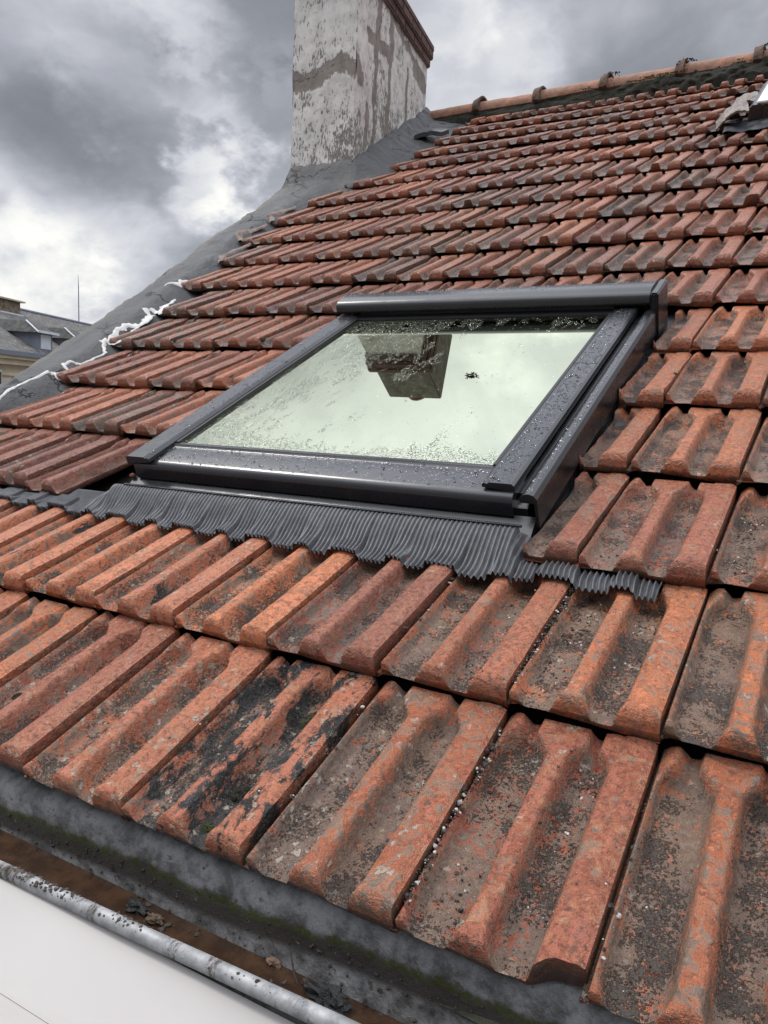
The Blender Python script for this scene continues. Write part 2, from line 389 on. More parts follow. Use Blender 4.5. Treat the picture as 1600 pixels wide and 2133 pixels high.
M_DROP = drop_material()
def slate_material():
    m, g, b = newmat('old_slates'); oc = objco(g)
    bt = N(g.nt, 'ShaderNodeTexBrick', ins={'Scale': 1., 'Mortar Size': .012, 'Brick Width': .22, 'Row Height': .12, 'Color1': (.13, .125, .125, 1), 'Color2': (.075, .072, .070, 1), 'Mortar': (.03, .03, .03, 1)})
    uv = attr(g, 'su'); vv = attr(g, 'sv'); cb = N(g.nt, 'ShaderNodeCombineXYZ'); g.L(uv, cb.inputs[0]); g.L(vv, cb.inputs[1]); g.L(cb.outputs[0], bt.inputs['Vector'])
    n = g.noise(cb.outputs[0], 1.3, 7, .65)
    c = g.mix(g.step(n, .5, .66, 0, .8), bt.outputs[0], (.070, .060, .040)); c = g.mix(g.step(g.noise(cb.outputs[0], 4, 8, .8), .50, .62, 0, .8), c, (.24, .235, .225)); c = g.mix(g.step(g.noise(cb.outputs[0], 9, 6, .8), .54, .62, 0, .8), c, (.045, .042, .032))
    g.L(c, b.inputs['Base Color']); b.inputs['Roughness'].default_value = .7; return m
M_SLATE = slate_material()
M_STUC = simple('cream_stucco', (.56, .47, .34), .9, .12, 1.2, 0)
M_GREYP = simple('blue_grey_zinc', (.17, .19, .235), .6, .1, 3, 0)
M_WHITEP = simple('white_shutter', (.62, .64, .68), .6, .08, 3, 0)
M_FARB = simple('far_brick', (.21, .165, .115), .9, .4, 5, 0)
M_GLASSDK = simple('far_glass', (.03, .035, .045), .15, .2, 2, 0)
M_FELT = simple('green_felt', (.055, .058, .038), .95, .3, 40, .002)
M_GROUND = simple('courtyard_ground', (.12, .115, .105), .95, .3, 1, 0)

# ------------------------------------------------------------------ ground and the house carcass
gr = mesh_obj('ground', [(-1500, -1500, -8), (1500, -1500, -8), (1500, 1500, -8), (-1500, 1500, -8)], [(0, 1, 2, 3)], M_GROUND); tag(gr, kind='structure')
house = empty('house', (2, 2.6, -8)); HI = Matrix.Translation((-2, -2.6, 8))
tag(house, 'house under the clay tiles, its dark roof deck glimpsed in the gaps between them', 'building')
def xg(v): return -4.75 - .245 * v        # party wall line in roof coordinates
us, vsn = [], [-.1 + i * (29.9 / 40) for i in range(41)]
vt = [];
for v in vsn:
    for t in (0, 1): vt.append(HI @ (RP(xg(v) + .6 if t == 0 else 30, v, -.34)))
deck = mesh_obj('roof_deck', vt, [(2 * i, 2 * i + 1, 2 * i + 3, 2 * i + 2) for i in range(40)], M_DECK, house)
top = RP(0, 29.75, -.1); y1, z1 = top.y, top.z
bk = MB().add([HI @ Vector(p) for p in ((-2.35, y1, z1), (6, y1, z1), (6, y1 + 5, z1 - 2.6), (-2.35, y1 + 5, z1 - 2.6))], [(0, 1, 2, 3)]); bk.build('back_slope', M_RIDGE, house)
wl = MB().box((-3, -5.3 + 2.75, 0), (4, 5, 7.75)); wl.build('wall', M_PANEL, house)

# ------------------------------------------------------------------ the tile
UL = [-.05, -.045, -.002, .0, .012, .03, .05, .075, .1, .13, .16, .19, .22, .245, .265, .285, .305, .325, .345, .365, .39, .42, .445, .465, .48, .495, .51, .53, .55, .575,
      .6, .63, .655, .675, .695, .71, .725, .74, .755, .77, .79, .83, .87, .90, .925, .945, .96, .966]
YL = [0, .006, .014, .024, .036, .05, .066, .084, .104, .126, .15, .18, .22, .27, .33, .4, .48, .57, .66, .76, .86, .96, 1.06, 1.16, 1.26, 1.34, 1.38, 1.41, 1.44, 1.465, 1.49, 1.51, 1.53, 1.55, 1.575, 1.6, 1.63, 1.665]
DC = .146
def groove(u, y):
    e = 1.0
    if y < .15: e = math.sqrt(max(0, 1 - ((.15 - y) / .22) ** 2))
    if y > 1.36: e *= 1 - .70 * sst(y, 1.36, 1.56) ** 1.1
    d = 0
    for uc, hw, fl in ((.178, .184, .68), (.608, .142, .60)):
        x = abs(u - uc) / (hw * e)
        d = max(d, 1 - sst(x, fl, 1.04))
    return d * (1 - .45 * sst(y, 1.40, 1.60))
def tile_height(u, y, seed, chip):
    T = .212 * (1 - y / LT) - .010 * (y / LT)
    d = groove(u, y)
    if 0 <= u < .06: d = max(d, .42 * (1 - u / .06) + d * (u / .06))
    h = T - DC * d
    if u > .76: h += .014 * sst(u, .76, .80)
    if u > .94: h -= .024 * sst(u, .925, .966)
    zb = .055 * max(0, 1 - max(u, 0) / .76)
    cap = .082 + zb * .3 + (.150 - zb * .3) * math.sqrt(max(0, 1 - (1 - min(y, .125) / .125) ** 2)) ** .85 if y < .125 else 9
    if u < 0: h = T - .165; cap = 9
    h = min(h, cap)
    if d > .9 and y < .03: h = min(h, T - DC * d - .01 * (1 - y / .03))
    h += .007 * fbm((u * 2.2 + seed * 5, y * 1.4, seed), 3) + .0022 * fbm((u * 14, y * 14, seed * 3), 2)
    return h, d
def tile_mesh(seed, u0=-.05, u1=.966, chip=None, ragged=0):
    ul = [u for u in UL if u0 < u < u1]; ul = [u0] + ul + [u1]
    nu, ny = len(ul), len(YL); top = []; ch = []
    for y in YL:
        for u in ul:
            yy = y + (.008 * fbm((u * 5, seed * 7.7, 1), 2) * (1 - min(1, y / .2)))
            uu = u
            if ragged and u == u0: uu = u + ragged * fbm((y * 6, seed, 3), 3)
            if ragged and u == u1: uu = u + ragged * fbm((y * 6, seed, 9), 3)
            if chip and chip[0] < u < chip[1]:
                yy = yy + chip[2] * (1 - y / 1.665) ** 6 * (1 + .15 * fbm((u * 9, 2, seed), 3)) * sst(u, chip[0], chip[0] + .16)
            h, d = tile_height(u, y if not (chip and chip[0] < u < chip[1]) else min(1.6, y + chip[2] * (1 - y / 1.665) ** 6), seed, chip)
            top.append((uu, yy, h)); ch.append(d if u >= 0 else .6)
    vs = list(top); fs = [(j * nu + i, j * nu + i + 1, (j + 1) * nu + i + 1, (j + 1) * nu + i) for j in range(ny - 1) for i in range(nu - 1)]
    cv = list(ch)
    ring = [(0, i) for i in range(nu)] + [(j, nu - 1) for j in range(1, ny)] + [(ny - 1, i) for i in range(nu - 2, -1, -1)] + [(j, 0) for j in range(ny - 2, 0, -1)]
    a0 = len(vs)
    for j, i in ring: vs.append(top[j * nu + i]); cv.append(.35)
    b0 = len(vs)
    for j, i in ring:
        x, y, z = top[j * nu + i]; bz = -.212 * (y / LT) - .004
        back = .010 if j == 0 else 0
        vs.append((x, y + back, min(z - .01, bz + (.006 + .055 * max(0, 1 - max(x, 0) / .76) if j == 0 else 0)))); cv.append(.6)
    n = len(ring)
    for k in range(n):
        k2 = (k + 1) % n; fs.append((a0 + k, b0 + k, b0 + k2, a0 + k2))
    fs.append(tuple(b0 + k for k in range(n))[::-1])
    me = bpy.data.meshes.new('roof_tile'); me.from_pydata([(x * S, y * S, z * S) for x, y, z in vs], [], fs); me.update()
    me.materials.append(M_CLAY)
    sm = [True] * len(me.polygons); sm[-1] = False; me.polygons.foreach_set('use_smooth', sm)
    a = me.attributes.new('chan', 'FLOAT', 'POINT'); a.data.foreach_set('value', cv)
    return me
FULL = [tile_mesh(i * 1.37 + .3) for i in range(7)]
CHIPS = [tile_mesh(21.3, chip=(.68, 1.1, .10)), tile_mesh(25.1, chip=(.30, .62, .05)), tile_mesh(27.9, chip=(-.01, .2, .06))]
RIGHTHALF = [tile_mesh(31 + i, u0=.50 - .02 * (i % 2), ragged=.012) for i in range(3)]
RIGHTSLIM = tile_mesh(38.2, u0=.40, ragged=.01)
def left_cut(f): return tile_mesh(41 + f * 9, u0=f, ragged=.02)
CUTL = {k: left_cut(k / 8) for k in range(1, 8)}
CUTR = tile_mesh(51.2, u1=.60, ragged=.012)
CL = [-5.4, -5.6, -5.8, -6.05, -6.22, -6.62, -6.9, -7.6, -7.75, -8.4, -8.5, -8.4, -7.95, -7.4, -7.2, -7.25, -7.35, -7.5]
CRM = [8, 8, 8, 8, 8, 8, 7, 7, 7, 6, 6, 6, 6, 5, 5, 5, 5, 5]
def pix(P):
    q = Vector(P) - CAMP; z = fw.dot(q)
    if z < .05: return None
    return 800 + 1651.556 * rt.dot(q) / z, 1066.5 + 1651.556 * dn.dot(q) / z
ORD = ['zeroth', 'first', 'second', 'third', 'fourth', 'fifth', 'sixth', 'seventh', 'eighth', 'ninth', 'tenth', 'eleventh', 'twelfth', 'thirteenth', 'fourteenth', 'fifteenth',
       'sixteenth', 'seventeenth', 'eighteenth', 'nineteenth', 'twentieth']
# hand-set weathering for the nearest tiles: (row, right column): (grime, black, lichen)
LOOK = {(0, 1): (.25, .12, .5), (0, 2): (.35, .10, .75), (0, 3): (.30, .52, .55), (0, 4): (.66, .02, .45), (0, 5): (.42, .0, .25), (0, 6): (.60, .05, .3), (0, 7): (.6, .1, .2),
        (1, -1): (.35, .2, .3), (1, 0): (.25, .15, .35), (1, 1): (.15, .33, .5), (1, 2): (.35, .0, .35), (1, 3): (.30, .05, .25), (1, 4): (.42, .0, .2), (1, 5): (.50, .18, .4), (1, 6): (.72, .1, .3), (1, 7): (.65, .1, .2),
        (2, 4): (.62, .0, .1), (2, 5): (.35, .08, .35), (2, 6): (.5, .1, .4), (3, 4): (.55, 0, .1), (3, 5): (.42, .05, .3)}
tiles = []
rng = random.Random(11)
for r in range(18):
    c_end = CRM[r]; cl = CL[r]
    ang = math.atan2(RZ[r + 1] - RZ[r], RV[r + 1] - RV[r])
    cs = []
    c = math.floor(cl) + 1                 # right side index of the first tile
    while c <= c_end:
        left = c - 1; f = 0
        if left < cl: f = cl - left
        if 2 <= r <= 5 and -1.9 < c < 3.6: c += 1; continue      # the roof window's hole
        if r == 6 and -1.5 < c < 3: pass
        cs.append((c, f)); c += 1
    for c, f in cs:
        me = FULL[rng.randrange(7)]; state = ''
        if f > .93: continue
        if f > .08: me = CUTL[max(1, min(7, round(f * 8)))]; state = 'cut at the verge'
        if 2 <= r <= 5 and c == 4: me = RIGHTHALF[r % 3]; state = 'cut half'
        if r == 2 and c == -2: me = CUTR; state = 'cut'
        if rng.random() < .07 and not state and r > 2: me = rng.choice(CHIPS)
        if (r, c) == (0, 5): me = CHIPS[0]; state = 'chipped'
        ro = .3 if r > 3 else .12
        o = bpy.data.objects.new('roof_tile', me)
        base = RP(c - 1, RV[r], 0)
        jit = rng.uniform
        M = Matrix.Translation(base) @ Matrix.Rotation(A + ang + rad(jit(-.35, .35) * (1 if r < 2 else 1.8)), 4, 'X') @ Matrix.Rotation(rad(jit(-.45, .45) * (1 if r < 2 else 1.8)), 4, 'Z') @ Matrix.Rotation(rad(jit(-.7, .7)), 4, 'Y')
        o.matrix_world = Matrix.Translation(MA.to_3x3() @ Vector((jit(-.012, .012), jit(-.035, .035) * (.4 if r < 2 else 1) + (.05 if r > 2 else 0) * noise.noise(Vector((c * .35, r * 1.7, 8))), jit(0, .012) + (.035 if r > 1 else .0) * noise.noise(Vector((c * .45, r * .8, 3))))) * S) @ M
        COL.objects.link(o)
        gb = .40 + .30 * noise.noise(Vector((c * .35, r * .45, 2)))
        if r >= 5: gb += .12
        look = LOOK.get((r, c), (max(0, min(1, gb + rng.uniform(-.25, .25))), rng.choice([0, 0, .05, .15, .28]) , rng.uniform(0, .4)))
        o.color = (*look, max(0, min(1, (.05 if r < 2 else .15 if c > 3 else .55) + rng.uniform(-.25, .25) + .25 * noise.noise(Vector((c * .5, r * .5, 30))))))
        pc = pix(RP(c - .5 + f / 2, RV[r] + .35, .2))
        vis = pc is not None and -30 < pc[0] < 1620 and 0 < pc[1] < 2160
        o['kind'] = 'thing'; tiles.append([o, r, c, state, look, vis])
for r in range(18):
    row = [t for t in tiles if t[1] == r]
    nvis = 0; nright = 0; nout = 0
    for o, _, c, state, look, vis in row:
        kind = 'grey-filmed' if look[0] > .6 else ('black-stained' if look[1] > .25 else ('lichen-specked' if look[2] > .45 else 'red clay'))
        st = (state.replace(' at the verge', '') + ' ') if state else ''
        if not vis:
            nout += 1; side = 'left' if c < 2 else 'right'
            o['label'] = 'roof tile of the %s course, %s one beyond the %s edge of the photo' % (ORD[r + 1], ORD[nout], side)
        elif 2 <= r <= 5 and c >= 4:
            nright += 1
            o['label'] = '%s %stile, %s course above gutter, %s right of the roof window' % (kind, st, ORD[r + 1], ORD[nright])
        else:
            nvis += 1
            if r >= 4: o['label'] = '%s %stile, %s course above gutter, %s from the dark verge' % (kind, st, ORD[r + 1], ORD[nvis])
            else: o['label'] = '%s %stile, %s course above the gutter, %s from the left photo edge' % (kind, st, ORD[r + 1], ORD[nvis])
        o['category'] = 'roof tile'; o['group'] = 'clay tiles laid in courses on the roof'

# ------------------------------------------------------------------ roof window
WR = .013; WT = rad(-.6)
W0 = Matrix.Translation(RP(-1.474, 3.698, -.03, False)) @ MA @ Matrix.Rotation(WR, 4, 'Z') @ Matrix.Rotation(WT, 4, 'X')
win = empty('roof_window', M=W0)
tag(win, 'large wet grey-framed roof window with sky and chimney mirrored in its glass', 'roof window')
WW, WL, H = .975, 1.09, .106
def rot_prof(pts): return pts
b = MB(); gx0, gx1, gy0, gy1 = .072, .880, .108, 1.045
b.add([(gx0 - .02, gy0 - .02, .088), (gx1 + .02, gy0 - .02, .088), (gx1 + .02, gy1, .088), (gx0 - .02, gy1, .088)], [(0, 1, 2, 3)])
b.build('glass', M_GLASS, win)
b = MB(); b.box((.055, .09, -.30), (.065, 1.07, .080)); b.box((.888, .09, -.30), (.898, 1.07, .080)); b.box((.065, .09, -.30), (.888, .10, .080)); b.box((.065, 1.06, -.30), (.888, 1.07, .080)); b.box((.065, .10, -.31), (.888, 1.06, -.30))
b.build('dark_interior_box', M_GASKET, win)  # black box: the dark of the unlit interior, put into the colour
# kerb: dark upright sides standing on the roof
b = MB()
b.extrude([(.011, -.03), (.011, .058), (.016, .062), (.03, .066), (.03, -.03)], 'x', .004, WW - .004)
b.extrude([(WL - .03, -.03), (WL - .03, .09), (WL, .09), (WL, -.03)], 'x', .004, WW - .004)
b.extrude([(.002, -.03), (.002, .080), (.008, .086), (.03, .086), (.03, -.03)], 'y', .0305, WL - .0305)
b.extrude([(WW - .03, -.03), (WW - .03, .078), (WW + .014, .078), (WW + .014, -.03)], 'y', .0305, WL + .01)
b.build('kerb', M_ALU, win, smooth=True)
# outer rail on the right, a rounded bar with its own end
b = MB()
b.extrude([(WW - .012, .079), (WW - .012, .088), (WW - .006, .095), (WW + .004, .098), (WW + .014, .095), (WW + .020, .087), (WW + .021, .030), (WW + .0145, .030), (WW + .0145, .079)], 'y', -.004, WL + .005)
b.build('side_rail', M_ALU, win, smooth=True)
# bottom bar: slope from glass down to the front, then a rounded nose and upright face
b = MB()
b.extrude([(.096, .089), (.095, .0935), (.088, .0945), (.084, .0905), (.080, .0895), (.076, .0905), (.020, .0865), (.010, .0835), (.0045, .077), (.003, .069), (.003, .044), (.009, .044), (.03, .070), (.095, .084)], 'x', .008, WW - .030)
b.build('bottom_cover', M_ALU2, win, smooth=True)
b = MB(); b.extrude([(.0095, .043), (.004, .040), (-.010, .036), (-.026, .028), (-.034, .024), (-.034, .018), (.0095, .018)], 'x', -.008, WW + .012); b.build('sill_flange', M_ALU, win, smooth=True)
# side covers: flat strips with rolled edges
def cover(x0, x1, outer):
    b = MB()
    if outer > 0: pr = [(x0, .092), (x0, .098), (x0 + .005, .101), (x0 + .010, .0985), (x0 + .015, .1025), (x1 - .005, .1025), (x1, .098), (x1 + .001, .086), (x1 - .002, .086)]
    else: pr = [(x0 - .001, .082), (x0, .098), (x0 + .005, .1025), (x1 - .015, .1025), (x1 - .010, .0985), (x1 - .005, .101), (x1, .098), (x1, .090)]
    b.extrude(pr, 'y', .018 if outer > 0 else .0, 1.035); return b
cover(gx1 + .004, gx1 + .066, 1).build('side_cover', M_ALU2, win, smooth=True)
cover(-.004, gx0 - .004, -1).build('side_cover', M_ALU2, win, smooth=True)
b = MB()
for (x0, x1) in ((gx0 - .0035, gx0 + .004), (gx1 - .004, gx1 + .0035)): b.box((x0, .097, .0875), (x1, 1.02, .0965))
b.box((gx0 + .0045, .0965, .0885), (gx1 - .0045, .101, .0925)); b.build('gasket', M_GASKET, win)
for x0, x1 in ((gx1 + .010, gx1 + .0625), (-.0045, gx0 - .010)):
    MB().box((x0, .60, .1018), (x1, .6015, .1029)).build('joint_strip', M_GASKET, win)
# top hood
b = MB(); b.extrude([(1.004, .108), (.998, .116), (.999, .130), (1.006, .140), (1.018, .1455), (1.045, .149), (1.09, .148), (1.115, .138), (1.125, .12), (1.125, .05), (1.105, .05), (1.105, .1), (1.03, .108)], 'x', -.006, WW + .004)
b.build('hood', M_ALU, win, smooth=True)
b = MB(); b.box((WW + .0045, 1.0, -.02), (WW + .026, 1.13, .142)); b.build('hood_end', M_ALU, win, bevel=.004)
b = MB(); b.box((gx0 - .002, 1.012, .0885), (gx1 + .002, 1.035, .1075)); b.extrude([(.985, .0885), (.985, .094), (1.011, .098), (1.011, .0885)], 'x', gx0 + .005, gx1 - .005); b.build('top_bar', M_GASKET, win)
# side gutter: folded grey sheet between window and cut tiles
b = MB(); b.add([(WW + .015, -.03, -.012), (WW + .055, -.03, -.016), (WW + .055, WL + .05, -.016), (WW + .015, WL + .05, -.012), (WW + .075, -.03, .0), (WW + .075, WL + .05, .0)], [(0, 1, 2, 3), (1, 4, 5, 2)])
b.build('side_gutter', simple('grey_gutter_sheet', (.075, .08, .092), .5, .1, 10, 0), win)
b = MB(); b.add([(-.015, -.01, -.012), (-.08, -.01, -.012), (-.08, WL + .05, -.012), (-.015, WL + .05, -.012)], [(0, 3, 2, 1)]); b.build('side_gutter', M_LEADDK, win)
b = MB(); b.add([(-.1, WL, .0), (WW + .1, WL, .0), (WW + .1, WL + .2, .0), (-.1, WL + .2, .0)], [(0, 1, 2, 3)]); b.build('top_gutter', M_LEADDK, win)

# pleated apron dressed over the tiles below the window
def ribtop(v):                              # height of tile ribs of course 1 above the profile
    y = v - RV[1]; return .212 * (1 - y / LT)
def apron():
    U0, U1 = -3.55, 4.66; nx, ny = 1900, 28; pitch = .046
    vs, cvs = [], []
    for j in range(ny):
        t = j / (ny - 1)
        for i in range(nx):
            u = U0 + (U1 - U0) * i / (nx - 1)
            uf = (u + .02) % 1.0; g1 = groove(max(0.001, uf), .8)
            inw = sst(u, -1.95, -1.45) * (1 - sst(u, 3.35, 3.55))
            vback = 3.455 + .019 * (u + 1.3) + .15 * (1 - inw)
            vfront = 3.02 - .02 * (u - 1) / 3 - .038 * g1 + .05 * sst(u, 3.4, 3.6) + .022 * fbm((u * 3.1, 0, 0), 3) + .012 * fbm((u * 17, 0, 4), 2)
            v = vback + (vfront - vback) * t
            bunch = .035 * math.sin(2 * math.pi * uf * 2 + 1.2) * t ** 2
            hb = .205 * inw + (1 - inw) * (ribtop(vback) + .045)
            hf = ribtop(vfront) + (.040 if u < 3.5 else .058) - (DC * .38) * sst(g1, .1, .9)
            tt = sst(t, 0, .85) * .75 + .25 * t
            h = hb + (hf - hb) * tt
            if v > 3.27 and inw < .9: h = min(h, -.035 + .2 * inw)
            amp = (.0135 + .006 * t) * sst(t, .0, .06) * (1 + (.9 * (1 - inw) if u < -1 else 0))
            ph = u + bunch * .6 + .05 * t * t * fbm((u * 1.9, t * 1.2, 3), 2)
            h += amp * math.sin(2 * math.pi * ph / pitch) + .008 * t * fbm((u * 6, t * 2, 7), 2)
            vs.append(RP(u + bunch * .4 - .10 * (1 - t) * 0, v, h)); cvs.append(t)
    fs = [(j * nx + i, (j + 1) * nx + i, (j + 1) * nx + i + 1, j * nx + i + 1) for j in range(ny - 1) for i in range(nx - 1)]
    iv = W0.inverted(); vs = [iv @ v for v in vs]
    o = mesh_obj('pleated_apron', vs, fs, simple('pleated_lead', (.105, .108, .116), .38, .2, 50, .0005, .2, .6), win, smooth=True)
    o['label'] = 'dark grey pleated flashing apron with a wavy lower edge'
apron()
b = MB()                                    # stitched seam of the apron
for k in range(250):
    u = -1.36 + 4.78 * k / 250; P0 = RP(u, 3.435 + .019 * (u + 1.3), .215)
    b.box((0, 0, 0), (.0022, .0035, .0018), W0.inverted() @ Matrix.Translation(P0) @ MA)
b.build('seam', M_ALU, win)
b = MB(); b.tube([W0.inverted() @ RP(u, 3.452 + .019 * (u + 1.3), .212) for u in [-1.36 + 4.78 * k / 12 for k in range(13)]], .0028, 6); b.build('seam_bead', M_GASKET, win, smooth=True)

# ------------------------------------------------------------------ rain drops on the frame (uncountable)
def ico(sub=1):
    bm = bmesh.new(); bmesh.ops.create_icosphere(bm, subdivisions=sub, radius=1); v = [x.co.copy() for x in bm.verts]; f = [tuple(q.index for q in x.verts) for x in bm.faces]; bm.free(); return v, f
IV, IF = ico(1); IV2, IF2 = ico(2)
def scatter(name, mat, items, label, cat, rough=0, sub=1):
    V, F = (IV, IF) if sub == 1 else (IV2, IF2); vs = []; fs = []; rr = random.Random(5)
    for M, s3 in items:
        n = len(vs); q = rr.random() * 9
        for v in V:
            k = 1 + rough * noise.noise(v * 1.7 + Vector((q * 7, q, n * .37)))
            vs.append(M @ Vector((v.x * s3[0] * k, v.y * s3[1] * k, v.z * s3[2] * k)))
        fs += [tuple(i + n for i in f) for f in F]
    o = mesh_obj(name, vs, fs, mat, smooth=rough < .4)
    return tag(o, label, cat, kind='stuff')
dr = random.Random(3); items = []
def drop(x, y, z, s, tilt=0):
    items.append((W0 @ Matrix.Translation((x, y, z)) @ Matrix.Rotation(dr.random() * 6, 4, 'Z'), (s, s * dr.uniform(.7, 1.1), s * .6)))
for k in range(3600):
    s = .0009 + .0024 * dr.random() ** 3
    q = dr.random()
    if q < .42: drop(dr.uniform(gx1 + .014, gx1 + .060), dr.uniform(.02, .99), .1027, s)
    elif q < .56: drop(dr.uniform(.0, gx0 - .014), dr.uniform(.02, .99), .1027, s)
    elif q < .80:
        y = dr.uniform(.018, .085); drop(dr.uniform(.02, WW - .1), y, .0872 + (y - .02) * .076, s)
    elif q < .84: drop(dr.uniform(.05, WW - .1), dr.uniform(.097, .106), .0965, s * .8)
    elif q < .93: drop(dr.uniform(.0, WW), dr.uniform(1.05, 1.09), .149, s)
    else: drop(WW + dr.uniform(-.002, .010), dr.uniform(.0, .95), .0985, s * .8)
for k in range(700):
    x = dr.uniform(gx0 + .02, gx1 - .02); y = .113 + abs(dr.gauss(0, .35)) ** 1.4 * 1.1
    if y < .97: drop(x, y, .088, (.0005 + .0009 * dr.random() ** 2))
scatter('rain_drops', M_DROP, items, 'small rain drops beading on the frame and glass of the roof window', 'water drops')

# ------------------------------------------------------------------ verge: bitumen-rendered party wall top
VUO = [(-2, -4.9), (0, -5.25), (3.5, -6.3), (5.9, -6.95), (8.5, -7.62), (10.3, -8.2), (14.35, -9.25), (17.7, -9.85), (20.2, -10.4), (26, -11.8), (31, -13.0)]
def verge_h(u, v):
    b_ = float(np.interp(v, [a for a, _ in VUO], [c for _, c in VUO])); a = float(np.interp(v, [-2] + RV[:18] + [31], [-5.0] + [c + .35 for c in CL] + [-7.2]))
    s = max(0, min(1, (a - u) / (a - b_))); h = -.12 + .34 * sst(s, .0, .45) + .10 * s + sst(s, 0, .3) * (.05 * fbm((u * .9, v * .7, 0), 4) + .02 * fbm((u * 4, v * 4, 2), 3))
    return h - .06 * max(0, s - .82) / .18
def verge():
    UO = [(-2, -4.9), (0, -5.25), (3.5, -6.3), (5.9, -6.95), (8.5, -7.62), (10.3, -8.2), (14.35, -9.25), (17.7, -9.85), (20.2, -10.4), (26, -11.8), (31, -13.0)]
    def uo(v): return float(np.interp(v, [a for a, _ in UO], [b_ for _, b_ in UO]))
    def ui(v): return float(np.interp(v, [-2] + RV[:18] + [31], [-5.0] + [c + .35 for c in CL] + [-7.2]))
    nv, nu = 330, 46; vs = []; ed = []
    for j in range(nv):
        v = -2 + 33 * j / (nv - 1); a, b_ = ui(v), uo(v)
        for i in range(nu):
            t = i / (nu - 1)
            if t < .78:
                s = t / .78; u = a + (b_ - a) * s; h = -.12 + .34 * sst(s, .0, .45) + .10 * s
                wv = sst(s, 0, .3)
                h += wv * (.05 * fbm((u * .9, v * .7, 0), 4) + .02 * fbm((u * 4, v * 4, 2), 3)); e = sst(s, .75, 1)
                h -= .10 * max(0, s - .82) / .18 * .6
            else:
                s = (t - .78) / .22; u = b_ - .25 * math.sin(min(1, s * 2) * math.pi / 2) + .05 * fbm((0, v * 1.3, 4), 4); h = .27 - .05 - s ** 1.5 * 6; e = 1 - s
                h += .04 * fbm((u * .9, v * 1.1, 1), 4) * (1 - s)
            u += .03 * fbm((v * 1.7, t * 3, 5), 3)
            vs.append(RP(u, v, h)); ed.append(e)
    fs = [(j * nu + i, (j + 1) * nu + i, (j + 1) * nu + i + 1, j * nu + i + 1) for j in range(nv - 1) for i in range(nu - 1)]
    o = mesh_obj('verge_coping', vs, fs, M_BIT, smooth=True, attrs={'edge': ed})
    tag(o, 'grey bitumen-coated verge sloping down the left side of the tiles from the chimney', 'coping')
verge()

# sealant beads: (row-ish v, u) path in steps along the tile ends
def ribbon(name, pts, wdt, label, mat=M_SEAL, hgt=.018, seed=0, cat='sealant'):
    P = []; pts = [tuple(q) + (1,) * (4 - len(q)) for q in pts]
    for k in range(len(pts) - 1):
        for s in range(14):
            t = s / 14; P.append(tuple(pts[k][q] * (1 - t) + pts[k + 1][q] * t for q in range(len(pts[0]))))
    P.append(pts[-1]); vs = []; n = 9
    for k, q in enumerate(P):
        a = Vector(P[max(0, k - 1)][:2]); c_ = Vector(P[min(len(P) - 1, k + 1)][:2]); tg = (c_ - a).normalized(); nr = Vector((-tg.y, tg.x))
        ww = .55 * wdt * (q[3] if len(q) > 3 else 1) * (1 + .45 * fbm((k * .21, seed, 0), 3)); cen = Vector(q[:2]) + nr * .07 * fbm((k * .13, seed, 5), 3)
        for i in range(n):
            s = -1 + 2 * i / (n - 1); p2 = cen + nr * ww * s
            vs.append(RP(p2.x, p2.y, max(q[2] - .03, verge_h(p2.x, p2.y)) - .006 + hgt * math.sqrt(max(0, 1 - s * s)) * 1.3 + .012 * fbm((p2.x * 9, p2.y * 9, seed), 3)))
    fs = [(k * n + i, k * n + i + 1, (k + 1) * n + i + 1, (k + 1) * n + i) for k in range(len(P) - 1) for i in range(n - 1)]
    o = mesh_obj(name, vs, fs, mat, smooth=True); tag(o, label, cat, 'sealant lines along the left tile ends'); return o
def hv(u, v): return .22
SE = .15
ribbon('sealant_bead', [(CL[3] - .02, RV[3] - .6, .2), (CL[3] - .10, RV[3] + .25, .2), (CL[4] - .16, RV[4] - .75, .2), (CL[4] - .13, RV[4] + .0, SE)], .06, 'thin white sealant line running from the left photo edge along the dark verge', seed=1)
ribbon('sealant_bead', [(CL[4] - .12, RV[4] + .0, SE, 1.2), (CL[4] + .06, RV[4] + .10, SE, 4.0), (CL[4] - .08, RV[4] + .28, SE, 1.6), (CL[4] - .26, RV[4] + .50, SE, 1.1), (CL[4] - .10, RV[4] + .72, SE, 1.), (CL[4] - .07, RV[4] + 1.25, SE), (CL[5] - .12, RV[5] - .08, SE, 1.3)], .05, 'white sealant hook with frayed blob beside the fifth tile course at the verge', seed=2)
ribbon('sealant_bead', [(CL[5] - .10, RV[5] - .05, SE, 1.5), (CL[5] + .04, RV[5] + .10, SE, 3.6), (CL[5] - .18, RV[5] + .36, SE, 1.8), (CL[5] - .20, RV[5] + .75, SE, 1.8), (CL[5] - .14, RV[5] + 1.2, SE, 2.2), (CL[6] - .16, RV[6] - .08, SE, 2.6)], .06, 'thick smeared white sealant beside the sixth tile course at the verge', seed=3)
ribbon('sealant_bead', [(CL[5] - .02, RV[5] + .5, SE, 1.), (CL[5] - .06, RV[5] + 1.0, SE, 1.2), (CL[6] + .1, RV[6] - .15, SE, 1.4)], .05, 'inner of two parallel white sealant lines beside the sixth tile course', seed=13)
ribbon('sealant_bead', [(CL[6] - .12, RV[6] - .02, SE, 2.), (CL[6] + .08, RV[6] + .12, SE, 4.5), (CL[6] - .12, RV[6] + .45, SE, 2.), (CL[6] - .16, RV[6] + .8, SE, .8)], .06, 'lumpy white sealant patch at the end of the seventh tile course', seed=4)
ribbon('sealant_bead', [(CL[7] - .22, RV[7] - .30, SE, .8), (CL[7] - .08, RV[7] + .05, SE, 2.2), (CL[7] - .02, RV[7] + .3, SE, 2.4)], .06, 'small white sealant dab at the end of the eighth tile course', seed=6)
